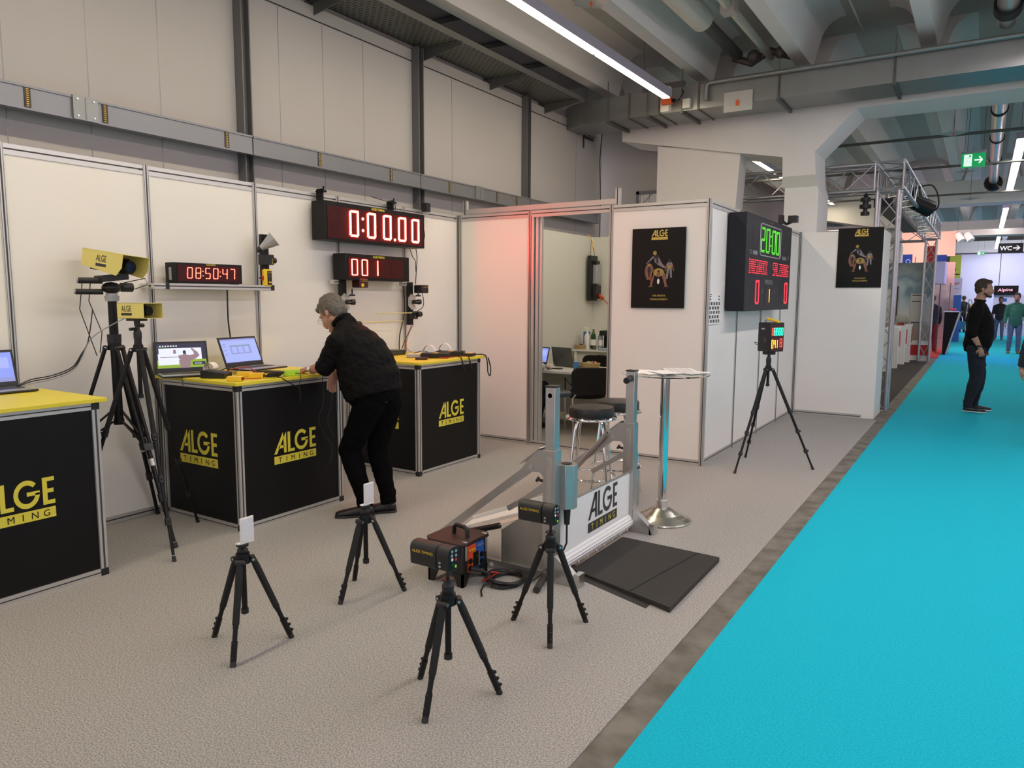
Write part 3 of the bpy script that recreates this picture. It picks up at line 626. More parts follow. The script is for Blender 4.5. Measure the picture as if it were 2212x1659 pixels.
# ------------------------------------------------------------------ laptops
em('scr_blue', (.28, .36, .95), 1.0); em('scr_pale', (.42, .50, 1.0), .95); em('scr_dark', (.015, .015, .05), 1); em('scr_white', (.85, .88, 1.0), 1.0)
em('scr_green', (.35, .55, .03), .8); em('scr_skin', (.45, .28, .33), .7); em('scr_line', (.15, .45, .35), .8); em('scr_grey', (.33, .36, .75), .9)
def laptop(label, hl, hr, z, ang, depth=.24, H=.225, m='blackplastic', deck='silverplastic', scene=0):
    hl, hr = Vector((*hl, z)), Vector((*hr, z)); u = (hr-hl); W = u.length; u = u/W; f = Vector((u.y, -u.x, 0))   # f points to the front
    t = thing('laptop', label, 'laptop', ((hl+hr)/2)[:])
    q = MB(m); q.obox((hl+hr)/2+f*depth/2+Z*.008, u*W, f*depth, Z*.012); q.build('base', t, bevel=.004)
    q = MB(deck); q.obox((hl+hr)/2+f*depth/2+Z*.0148, u*(W-.008), f*(depth-.01), Z*.0016); q.build('palm_rest', t, smooth=False)
    q = MB('slot'); q.obox((hl+hr)/2+f*(depth*.34)+Z*.0165, u*(W*.86), f*(depth*.42), Z*.002)
    q.build('keyboard', t, smooth=False)
    v = (Z*math.sin(R(ang))-f*(-math.cos(R(ang)))).normalized(); n = u.cross(v)
    o = hl+Z*.018
    q = MB(m); q.obox(o+u*W/2+v*H/2-n*.004, u*W, v*H, n*.007); lid = q.build('lid', t, bevel=.003)
    def Q(x, y, d=.001): return o+u*x*W+v*y*H+n*d
    def rect(q, x0, x1, y0, y1, m, d=.001): q.add([Q(x0, y0, d), Q(x1, y0, d), Q(x1, y1, d), Q(x0, y1, d)], [(0, 1, 2, 3)], m)
    q = MB('scr_blue')
    if scene == 0: rect(q, .04, .96, .13, .93, 'scr_blue'); rect(q, .04, .96, .13, .25, 'scr_grey', .0014); rect(q, .1, .9, .5, .8, 'scr_pale', .0014)
    if scene == 1:
        rect(q, .04, .96, .12, .93, 'scr_dark'); rect(q, .08, .88, .38, .78, 'scr_white', .0013); rect(q, .04, .96, .14, .40, 'scr_green', .0016)
        P = [(.46, .13), (.64, .13), (.66, .36), (.76, .42), (.84, .52), (.80, .64), (.74, .72), (.705, .78), (.68, .75), (.72, .66), (.735, .565), (.64, .54), (.595, .555), (.585, .60), (.53, .60), (.52, .555), (.46, .545), (.40, .58), (.40, .68), (.385, .74), (.35, .72), (.34, .56), (.40, .47), (.46, .42)]
        q.add([Q(a, b, .0022) for a, b in P], [tuple(range(len(P)))], 'scr_skin'); q.add([Q(.555+.032*math.cos(a), .645+.06*math.sin(a), .0024) for a in [R(k*30) for k in range(12)]], [tuple(range(12))], 'scr_dark'); rect(q, .06, .44, .24, .60, 'scr_white', .0026); rect(q, .1, .46, .48, .50, 'scr_skin', .003)
        rect(q, .70, .94, .22, .32, 'scr_dark', .0022); rect(q, .25, .4, .845, .86, 'scr_green', .0018)
        q.text('arena', Q(.80, .245, .003), u, v, .010, 'scr_white')
        for k in range(7): rect(q, .1+.05*k, .125+.05*k, .83, .87, 'scr_white', .002)
        q.text('ALGE-TIMING', Q(.06, .80, .003), u, v, .007, 'scr_green', align='l')
    if scene == 2:
        rect(q, .04, .96, .13, .93, 'scr_pale'); rect(q, .04, .96, .88, .93, 'scr_grey', .0014); rect(q, .24, .78, .42, .72, 'scr_grey', .0014); rect(q, .25, .77, .69, .715, 'scr_line', .002)
        for k in range(3): rect(q, .28+.16*k, .40+.16*k, .46, .66, 'scr_pale', .0018)
        rect(q, .04, .96, .13, .155, 'scr_dark', .0016)
        for yy in (.75, .68, .55, .42): rect(q, .08, .14, yy, yy+.012, 'scr_dark', .0016)
    if scene < 3: q.build('screen', lid, smooth=False)
    if scene == 3: q.build('screen', lid, smooth=False) if q.f else None
    return t, (hl, hr, u, f, v, n)
laptop('laptop at the left picture edge on the nearest counter, blue screen cut off', (-4.93, 1.80), (-4.93, 2.16), 1.021, 105, scene=0)
laptop('laptop left on the middle counter showing a flexing swimmer on its desktop', (-4.935, 3.05), (-4.80, 3.385), 1.021, 103, scene=1)
laptop('laptop right on the middle counter with a pale blue table on screen', (-4.66, 3.43), (-4.70, 3.80), 1.045, 112, H=.235, scene=2)
# ------------------------------------------------------------------ gadgets on the middle counter
def gadget(name, label, cat, loc, rz, size, m, parts=()):
    t = thing(name, label, cat, loc, rz); w_, d_, h_ = size
    T = Matrix.Translation(loc) @ Matrix.Rotation(rz, 4, 'Z')
    MB(m, T).box(-w_/2, w_/2, -d_/2, d_/2, 0, h_).build('case', t, bevel=min(.005, h_/4))
    for nm, pm, bx in parts: MB(pm, T).box(*bx).build(nm, t, smooth=False)
    return t, T
YB = [('socket_panel', 'black', (.0501, .0515, -.022, .022, .006, .026)), ('socket', 'red', (.0515, .054, -.016, -.006, .010, .020)), ('socket', 'greenbottle', (.0515, .054, .004, .014, .010, .020))]
gadget('timing_box', 'small yellow timing box nearest the front left corner of the middle counter', 'timing box', (-4.20, 3.155, 1.021), R(32), (.10, .06, .032), 'gadgetyellow', YB)
gadget('timing_box', 'small yellow timing box behind the front one, left half under cables', 'timing box', (-4.38, 3.37, 1.021), R(38), (.10, .06, .036), 'gadgetyellow', YB)
gadget('timing_box', 'small yellow timing box right of its twin, sockets to the right', 'timing box', (-4.24, 3.36, 1.021), R(38), (.10, .06, .036), 'gadgetyellow', YB)
gadget('timing_box', 'lime green timing box with orange plug under the man\'s hand', 'timing box', (-4.16, 3.60, 1.021), R(52), (.12, .06, .042), 'limegreen', [('socket_panel', 'black', (.0601, .062, -.022, .022, .008, .032)), ('plug', 'orange', (.062, .075, -.015, .012, .014, .028))])
def printer(label, loc, rz, s=1, roll=True):
    t = thing('receipt_printer', label, 'printer', loc, rz); T = Matrix.Translation(loc) @ Matrix.Rotation(rz, 4, 'Z') @ Matrix.Scale(s, 4)
    MB('blackplastic', T).prism([(-.05, -.07, 0), (-.05, .07, 0), (-.05, .07, .045), (-.05, -.07, .03)], (.10, 0, 0)).build('case', t, bevel=.006)
    if roll:
        q = MB('paper', T); P = [(.03*math.cos(a)-.0, .0+.035+.03*math.sin(a)+.02) for a in [R(-60+i*22) for i in range(12)]]
        vs = [(x_, p[0]+.03, p[1]) for x_ in (-.032, .032) for p in P]; n = len(P); q.add(vs, [(i, i+1, n+i+1, n+i) for i in range(n-1)]); q.build('paper_roll', t)
    return t
printer('small black receipt printer with a white paper roll on the middle counter', (-4.49, 3.22, 1.021), R(120), 1.25)
q = MB('blackplastic')
for k in range(5): q.tube([(-4.20+.035*math.cos(a)+.01*k, 3.47+.06*math.sin(a), 1.03+.006*k) for a in [R(i*20) for i in range(18)]], .004, closed=True)
tag(q.build('cable_bundle'), 'coiled black charger cable beside the lime green box', 'cable')
cable([(-4.5, 3.28, 1.05), (-4.42, 3.32, 1.08), (-4.3, 3.36, 1.085), (-4.2, 3.36, 1.03), (-4.18, 3.28, 1.028), (-4.25, 3.22, 1.028)], .003, 'red', 'dark red wire arching over the small yellow timing boxes')
cable([(-4.56, 3.26, 1.045), (-4.52, 3.36, 1.08), (-4.46, 3.42, 1.05), (-4.36, 3.46, 1.03), (-4.22, 3.46, 1.03)], .004, 'blackplastic', 'black cable arching behind the small yellow timing boxes')
cable([(-4.12, 3.60, 1.04), (-4.085, 3.62, 1.03), (-4.08, 3.60, .95), (-4.082, 3.61, .86)], .003, 'blackplastic', 'thin cable dropping over the counter edge below the lime green box')
cable([(-4.2, 3.48, 1.03), (-4.10, 3.46, 1.02), (-4.086, 3.52, .98), (-4.085, 3.60, .93), (-4.1, 3.62, .84)], .004, 'blackplastic', 'black cable hanging in a loop in front of the middle counter')
cable([(-4.09, 3.83, 1.0), (-4.10, 3.84, .8), (-4.11, 3.80, .68), (-4.11, 3.86, .55), (-4.11, 3.93, .45), (-4.11, 3.90, .33)], .003, 'blackplastic', 'long thin black cable hanging down the front of the middle counter')
cable([(-4.09, 3.91, 1.0), (-4.10, 3.92, .8), (-4.10, 3.88, .65), (-4.11, 3.96, .52)], .003, 'blackplastic', 'second thin black cable dangling near the man on the middle counter front')
tag(MB('orange').box(-4.72, -4.66, 3.10, 3.15, 1.021, 1.03).build('memory_stick', bevel=.002), 'orange memory stick in front of the swimmer laptop', 'memory stick')
cable([(-4.70, 3.09, 1.024), (-4.66, 3.065, 1.022), (-4.64, 3.068, .99), (-4.645, 3.062, .97), (-4.66, 3.07, .995), (-4.68, 3.09, 1.024)], .002, 'greenbottle', 'green lanyard loop hanging over the middle counter edge')
# ------------------------------------------------------------------ gadgets on the far counter
gadget('network_box', 'flat black network box against the wall on the far counter', 'network box', (-4.90, 5.42, 1.021), 0, (.16, .40, .045), 'blackplastic', [('front_trim', 'slot', (.0801, .082, -.18, .18, .01, .035)), ('port', 'greenbottle', (.082, .083, -.12, -.09, .015, .028))])
gadget('card_tray', 'pale grey plastic tray on the far counter', 'tray', (-4.50, 5.37, 1.021), R(35), (.14, .09, .035), 'silverplastic', [('inlay', 'white', (-.06, .06, -.035, .035, .035, .036))])
gadget('transponder', 'small black transponder box near the front of the far counter', 'timing box', (-4.30, 5.23, 1.021), R(38), (.11, .07, .02), 'blackplastic', [('display', 'ledoff', (-.03, .03, -.0362, -.035, .004, .016))])
def timer(label, loc, rz):
    t, T = gadget('timing_device', label, 'timing device', loc, rz, (.16, .26, .045), 'blackplastic', [('keypad', 'gadgetyellow', (-.07, .07, -.02, .02, .045, .0465))])
    MB('slot', T).box(-.065, .065, -.11, -.03, .045, .047).build('display', t, smooth=False)
    q = MB('paper', T); P = [(.06*math.cos(a), .045+.075*math.sin(a)) for a in [R(-10+i*16) for i in range(12)]]
    vs = [(x_, p[0]+.06, p[1]) for x_ in (-.045, .045) for p in P]; n = len(P); q.add(vs, [(i, i+1, n+i+1, n+i) for i in range(n-1)]); q.build('paper_roll', t)
timer('black and yellow timing device with curled paper, left of the pair on the far counter', (-4.33, 5.48, 1.021), R(118))
timer('black and yellow timing device with the tallest paper curl at the far counter end', (-4.36, 5.76, 1.021), R(118))
gadget('handheld_timer', 'yellow faced handheld timer on the front right corner of the far counter', 'timer', (-4.18, 5.82, 1.021), R(20), (.09, .13, .03), 'blackplastic', [('face', 'gadgetyellow', (-.035, .035, -.05, .05, .03, .031))])
for k, (y, lab) in enumerate(((5.56, 'black strap hanging over the far counter front, left one'), (5.68, 'black strap hanging over the far counter front, middle one'))):
    cable([(-4.25, y, 1.03), (-4.10, y, 1.03), (-4.086, y+.01, .96), (-4.085, y+.05, .9), (-4.086, y+.02, .97), (-4.1, y+.01, 1.03)], .005, 'blackplastic', lab, 'strap')
cable([(-4.18, 5.88, 1.03), (-4.09, 5.94, 1.03), (-4.08, 5.975, .96), (-4.075, 5.98, .86), (-4.07, 6.01, .82), (-4.07, 6.02, .9), (-4.08, 5.99, 1.0)], .006, 'blackplastic', 'long black wrist strap hanging off the right corner of the far counter', 'strap')
cable([(-4.3, 5.30, 1.03), (-4.34, 5.42, 1.03), (-4.2, 5.44, 1.03), (-4.14, 5.52, 1.03)], .003, 'red', 'red wire lying on the far counter', 'wire')
cable([(-4.62, 5.40, 1.03), (-4.55, 5.55, 1.07), (-4.5, 5.62, 1.05), (-4.4, 5.65, 1.08)], .004, 'blackplastic', 'black cable curled between the tray and the timing devices')
# ------------------------------------------------------------------ tripods
def lerp(a, b, t): return a+(b-a)*t
def tripod(label, c, feet, zs, zt, group, style='small', colb=None):
    c = Vector((*c, 0)); t = thing('tripod', label, 'tripod', c[:], group=group)
    big = style == 'big'; k = 1.0 if style == 'small' else (.95 if style == 'mid' else 1.3)
    for fx, fy in feet:
        F = Vector((fx, fy, 0)); d = F-c; d.z = 0; L0 = d.length; d.normalize(); side = Vector((-d.y, d.x, 0))
        A = c+d*.042*k+Z*(zs-.012); up_ = (A-F).normalized(); B = F+up_*.012
        q = MB('blackmetal')
        if style == 'small':
            q.tube([A, lerp(A, B, .1), lerp(A, B, .62)], [.013, .016, .015], 'blackmatte', 12); q.tube([lerp(A, B, .62), lerp(A, B, .66)], .0125, n=10)
            q.tube([lerp(A, B, .6), lerp(A, B, .80)], .0105, n=10); q.tube([lerp(A, B, .78), lerp(A, B, .98)], .0135, n=10)
            out = (d*.8+Z*.2).normalized()
            for s_ in (.79, .86, .93): p = lerp(A, B, s_); q.cap(p, .0085, p+out*.018-Z*.004, .0075, n=8)
        elif style == 'mid':
            q.tube([A, lerp(A, B, .42)], .0155, 'blackmatte', 10)
            for a_, b_, r_ in ((.42, .62, .0125), (.62, .82, .0105), (.82, .98, .009)): q.tube([lerp(A, B, a_), lerp(A, B, b_)], r_, n=10)
            for s_ in (.42, .62, .82): p = lerp(A, B, s_); q.tube([lerp(A, B, s_-.012), lerp(A, B, s_+.02)], .019, 'blackplastic', 10); q.cap(p, .01, p+d*.022, .008, 'blackplastic', n=8)
        else:
            for sg in (-1, 1):
                o_ = side*.020*sg; q.tube([A+o_, lerp(A, B, .50)+o_], .0125, 'blackmetal', 10)
            q.tube([lerp(A, B, .46), lerp(A, B, .75)], .0155, n=10); q.tube([lerp(A, B, .75), lerp(A, B, .98)], .0125, n=10)
            q.obox(lerp(A, B, .50), side*.075, (A-B).normalized()*.045, d*.05, 'blackplastic'); q.tube([lerp(A, B, .565), lerp(A, B, .60)], .021, 'alu', 12); q.tube([lerp(A, B, .74), lerp(A, B, .78)], .022, 'blackplastic', 10)
        lg = q.build('leg', t)
        q = MB('blackplastic'); q.cyl(F, F+up_*.034, .0135*k, .0115*k, n=12); q.build('rubber_foot', lg)
        q = MB('blackplastic'); q.cyl(A-side*.021*k, A+side*.021*k, .013*k, n=12); q.cyl(A-side*.022*k, A+side*.022*k, .006*k, m='steel', n=8); q.build('hinge', lg)
        if big:
            q = MB('blackmetal'); m_ = c+Z*(colb+.06); q.tube([m_, m_+d*.05+Z*.01, lerp(A, B, .48)], .007, n=6); q.tube([m_-Z*.03, lerp(A, B, .52)], .006, n=6); q.build('brace', t)
    q = MB('blackmetal'); q.cyl(c+Z*(zs-.025), c+Z*(zs+.02), .034*k, .030*k, n=18); q.build('spider', t)
    if big:
        q = MB('blackplastic'); q.cyl(c+Z*(zs+.02), c+Z*(zs+.075), .042, n=18); q.cyl(c+Vector((.03, -.03, zs+.05)), c+Vector((.06, -.05, zs+.05)), .016); q.cyl(c+Vector((-.04, .02, zs+.05)), c+Vector((-.07, .03, zs+.05)), .02); q.build('collar', t)
        MB('blackmetal').cyl(c+Z*colb, c+Z*zt, .027, n=16).cyl(c+Z*(colb-.01), c+Z*(colb+.03), .032, n=16).build('centre_column', t)
    else:
        q = MB('blackmetal'); q.cyl(c+Z*colb, c+Z*(zt-.02), .0125, n=14); q.cyl(c+Z*(colb-.004), c+Z*(colb+.018), .017, m='blackplastic', n=14); q.cyl(c+Z*(colb-.018), c+Z*colb, .003, m='steel', n=6); q.build('centre_column', t)
        q = MB('blackplastic'); h = zt-zs
        q.lathe(c+Z*zs, [(.02, 0), (.024, h*.1), (.021, h*.35), (.024, h*.45), (.024, h*.7), (.015, h*.85), (.012, h)], n=18); q.build('head', t)
    return t, c
def reflector(c, z, label, tint=0):
    x, y = c; t = thing('reflector', label, 'reflector', (x, y, z), group='white reflectors')
    MB('blackplastic').cyl((x, y, z-.012), (x, y, z), .027, n=20).build('base_plate', t)
    q = MB('white'); q.box(x-.01, x+.012, y-.03, y+.05, z, z+.006); q.box(x+.008, x+.016, y-.018, y+.052, z, z+.118); q.build('bracket', t, bevel=.001)
    MB('reflective').box(x+.0161, x+.0185, y-.014, y+.048, z+.012, z+.112).build('reflective_face', t, smooth=False)
m_ = mat('reflective', (.86, .84, .84), .25, .15)
def holo():
    nt = m_.node_tree; b = nt.nodes['Principled BSDF']; tc = nt.nodes.new('ShaderNodeTexCoord'); vo = nt.nodes.new('ShaderNodeTexVoronoi'); vo.inputs['Scale'].default_value = 160
    mx = nt.nodes.new('ShaderNodeMix'); mx.data_type = 'RGBA'; mx.inputs['Factor'].default_value = .12; mx.inputs['A'].default_value = (.86, .84, .85, 1)
    nt.links.new(tc.outputs['Object'], vo.inputs['Vector']); nt.links.new(vo.outputs['Color'], mx.inputs['B']); nt.links.new(mx.outputs['Result'], b.inputs['Base Color'])  # rainbow glints are cell colours mixed into the base colour
holo()
tripod('short black tripod carrying a white reflector, left one, in front of the middle counter', (-2.73, 2.055), ((-2.936, 2.037), (-2.622, 1.902), (-2.628, 2.229)), .422, .474, 'short black tripods', colb=.165)
reflector((-2.73, 2.055), .486, 'small white reflector plate on the left short tripod, painted rainbow glints')
tripod('short black tripod carrying a white reflector, right one, before the man\'s shoes', (-2.716, 2.822), ((-2.713, 2.624), (-2.885, 2.902), (-2.55, 2.942)), .411, .470, 'short black tripods', colb=.165)
reflector((-2.716, 2.822), .482, 'small white reflector plate on the short tripod in front of the man\'s shoes')
tripod('short black tripod nearest the camera, carrying a black light barrier sensor', (-1.696, 2.213), ((-1.885, 2.266), (-1.664, 2.025), (-1.539, 2.347)), .414, .487, 'short black tripods', colb=.167)
tripod('short black tripod with a light barrier sensor in front of the start gate', (-1.656, 2.96), ((-1.86, 2.955), (-1.547, 3.131), (-1.561, 2.795)), .42, .482, 'short black tripods', colb=.277)
def sensor(c, z, label):
    x, y = c; t = thing('light_barrier_sensor', label, 'sensor', (x, y, z), group='light barrier sensors')
    MB('blackplastic').cyl((x, y, z-.004), (x, y, z), .026, n=20).cyl((x, y, z), (x, y, z+.036), .007).build('mount', t)
    z0 = z+.036; x1 = x+.028
    def prof(xx, g=0): 
        hw, r, P = .031-g, .026, []
        for cy, cz, a0 in ((hw-r+.005, .098-r-g, 0), (-hw+r-.005, .098-r-g, 90), (-hw+r-.005, r*.5+g, 180), (hw-r+.005, r*.5+g, 270)):
            for a in (0, 30, 60, 90): P.append((xx, y+cy+r*math.cos(R(a0+a))*(1 if a0 < 180 else .9), z0+cz+(r if a0 < 180 else r*.5)*math.sin(R(a0+a))))
        return P
    q = MB('blackplastic'); P = prof(x1-.19); q.prism(P, (.128, 0, 0)); q.build('body', t, bevel=.003)
    q = MB('blackplastic'); q.prism(prof(x1-.059), (.059, 0, 0)); q.build('end_module', t, bevel=.003)
    q = MB('black'); q.prism(prof(x1, .004), (.001, 0, 0)); q.build('connector_panel', t, smooth=False)
    q = MB('silverplastic')
    for i, (dy, dz, m) in enumerate(((-.012, .082, 'silverplastic'), (.012, .08, 'silverplastic'), (-.014, .066, 'silverplastic'), (.012, .062, 'silverplastic'), (-.012, .05, 'white'), (.012, .045, 'red'), (-.012, .03, 'greenbottle'), (.01, .018, 'limegreen'))): q.cyl((x1, y+dy, z0+dz), (x1+.004, y+dy, z0+dz), .006, m=m, n=10)
    q.build('socket', t)
    q = MB('silverplastic'); q.cyl((x1-.04, y-.0355, z0+.036), (x1-.04, y-.0372, z0+.036), .0052, n=12); q.cyl((x1-.04, y-.0355, z0+.021), (x1-.04, y-.0372, z0+.021), .0052, n=12); q.build('button', t)
    MB().text('ALGE-TIMING', (x1-.125, y-.0368, z0+.058), X, Z, .012, 'gadgetyellow').build('lettering', t, smooth=False)
sensor((-1.696, 2.213), .491, 'black light barrier sensor box on the tripod nearest the camera')
sensor((-1.656, 2.96), .486, 'black light barrier sensor box on the tripod before the start gate')

# tall tripods
tripod('tall black tripod holding the smaller yellow camera, feet by the middle counter', (-4.448, 2.64), ((-3.999, 2.527), (-4.576, 3.085), (-4.769, 2.308)), 1.262, 1.40, 'tall tripods', 'mid', .95)
MB().text('ALGE-TIMING', (-4.30, 2.605, .93), Vector((-.36, .09, 1)), Vector((-.8, .58, 0)), .014, 'silverplastic', wid=.2).build('lettering', bpy.data.objects['tripod.004'], smooth=False)
tripod('tall heavy black tripod holding the larger yellow camera behind the nearest counter', (-4.74, 2.655), ((-5.0, 3.05), (-4.963, 2.25), (-4.22, 2.68)), 1.262, 1.55, 'tall tripods', 'big', .757)
tripod('tall black tripod carrying the small traffic light style display by the cabin side wall', (-1.66, 7.11), ((-1.815, 6.672), (-1.919, 7.424), (-1.239, 7.23)), .943, 1.07, 'tall tripods', 'mid', .777)

def camera_small():
    t = thing('finish_camera', 'smaller yellow finish line camera housing facing right on its tripod', 'camera', (-4.448, 2.64, 1.45))
    M = Matrix.Translation((-4.448, 2.64, 1.40)) @ Matrix.Rotation(R(105), 4, 'Z')   # local -y looks to the aisle
    q = MB('blackplastic', M); q.cyl((0, 0, 0), (0, 0, .03), .018); q.box(-.035, .035, -.05, .05, .03, .045); q.cyl((-.02, 0, -.02), (-.06, 0, -.02), .01); q.cyl((.02, .01, .0), (.06, .01, .0), .013); q.build('ball_head', t, bevel=.002)
    q = MB('camyellow', M); w_, h_, L = .078, .095, .13; z = .047
    q.box(-w_, -w_+.003, -L, L*.55, z, z+h_); q.box(w_-.003, w_, -L, L*.55, z, z+h_); q.box(-w_, w_, -L, L*.55, z+h_-.003, z+h_); q.box(-w_, w_, -L, L*.55, z, z+.003); q.build('housing', t, smooth=False)
    q = MB('black', M); q.box(-.045, .045, -.03, L*.5, z+.01, z+.085); q.cyl((0, -.03, z+.045), (0, -.10, z+.045), .03, n=18); q.build('lens', t)
    q = MB('black', M); q.text('ALGE', (-w_-.0005, 0, z+.042), -Y, Z, .036, 'darktext', wid=.075); q.box(-w_-.001, -w_, -.04, .04, z+.018, z+.034, 'darktext'); q.build('lettering', t, smooth=False)
camera_small()
def camera_big():
    t = thing('finish_camera', 'larger yellow finish line camera housing on the heavy tripod, topmost', 'camera', (-4.74, 2.655, 1.55))
    q = MB('silverplastic'); q.cyl((-4.74, 2.655, 1.55), (-4.74, 2.655, 1.585), .04, .045, n=20); q.cyl((-4.74, 2.655, 1.585), (-4.74, 2.655, 1.60), .035, n=20); q.build('base_ring', t)
    q = MB('blackplastic'); q.ball((-4.74, 2.655, 1.635), .055, sc=(1, 1.1, .7)); q.cyl((-4.74, 2.72, 1.64), (-4.74, 2.79, 1.64), .03, n=14); q.cyl((-4.74, 2.60, 1.61), (-4.80, 2.46, 1.61), .018, n=12); q.cyl((-4.74, 2.60, 1.68), (-4.80, 2.48, 1.68), .02, n=12)
    q.cyl((-4.80, 2.46, 1.61), (-4.803, 2.452, 1.61), .015, m='silverplastic'); q.cyl((-4.80, 2.48, 1.68), (-4.803, 2.472, 1.68), .016, m='silverplastic'); q.obox((-4.74, 2.66, 1.70), (.10, 0, 0), (0, .17, .02), (0, 0, .04)); q.build('geared_head', t)
    M = Matrix.Translation((-4.74, 2.67, 1.735)) @ Matrix.Rotation(R(100), 4, 'Z') @ Matrix.Rotation(R(8), 4, 'X') @ Matrix.Rotation(R(4), 4, 'Y')
    w_, L = .10, .165; q = MB('camyellow', M)
    for sx in (-1, 1): q.prism([(sx*w_, -L*1.15, .125), (sx*w_, L, .125), (sx*w_, L, .02), (sx*w_, -L*.9, -.012), (sx*w_, -L*1.15, .04)], (-.003*sx, 0, 0))
    q.box(-w_, w_, -L*1.15, L, .123, .126); q.build('housing', t, smooth=False)
    q = MB('black', M); q.box(-.06, .06, -.06, L*.8, .0, .10); q.cyl((0, -.06, .05), (0, -.15, .05), .042, n=20); q.cyl((0, -.15, .05), (0, -.151, .05), .03, m='glasslens', n=20); q.build('lens', t)
    q = MB('black', M); q.text('ALGE', (-w_-.0008, -.01, .058), -Y, Z, .042, 'darktext', wid=.088); q.box(-w_-.001, -w_, -.055, .035, .028, .046, 'darktext'); q.build('lettering', t, smooth=False)
    q = MB('blackplastic')
    for pts in ([(-4.72, 2.73, 1.67), (-4.70, 2.86, 1.70), (-4.70, 2.88, 1.66), (-4.72, 2.80, 1.63)], [(-4.82, 2.52, 1.70), (-4.84, 2.5, 1.5), (-4.80, 2.54, 1.3), (-4.78, 2.56, 1.2)], [(-4.8, 2.56, 1.70), (-4.82, 2.55, 1.55), (-4.78, 2.60, 1.35), (-4.78, 2.58, 1.22)]): q.tube(pts, .003)
    q.build('lead', t)
mat('glasslens', (.02, .02, .05), .05)
camera_big()
for i, (dz, lab, m) in enumerate(((0, 'black cable sagging from the large camera tripod to the left counter laptop', 'blackplastic'), (.012, 'second black cable sagging from the camera tripods to the left counter laptop', 'blackplastic'), (-.012, 'grey cable running from the smaller yellow camera down to the left counter', 'silverplastic'))):
    a = [(-4.50, 2.60, 1.45), (-4.70, 2.50, 1.33)] if i == 2 else [(-4.80, 2.56, 1.5), (-4.80, 2.52, 1.3)]
    cable(a+[(-4.82, 2.48, 1.20+dz), (-4.86, 2.44, 1.12+dz), (-4.9, 2.34, 1.075+dz), (-4.88, 2.2, 1.06+dz), (-4.86, 2.1, 1.03+dz*.3)], .0035, m, lab)

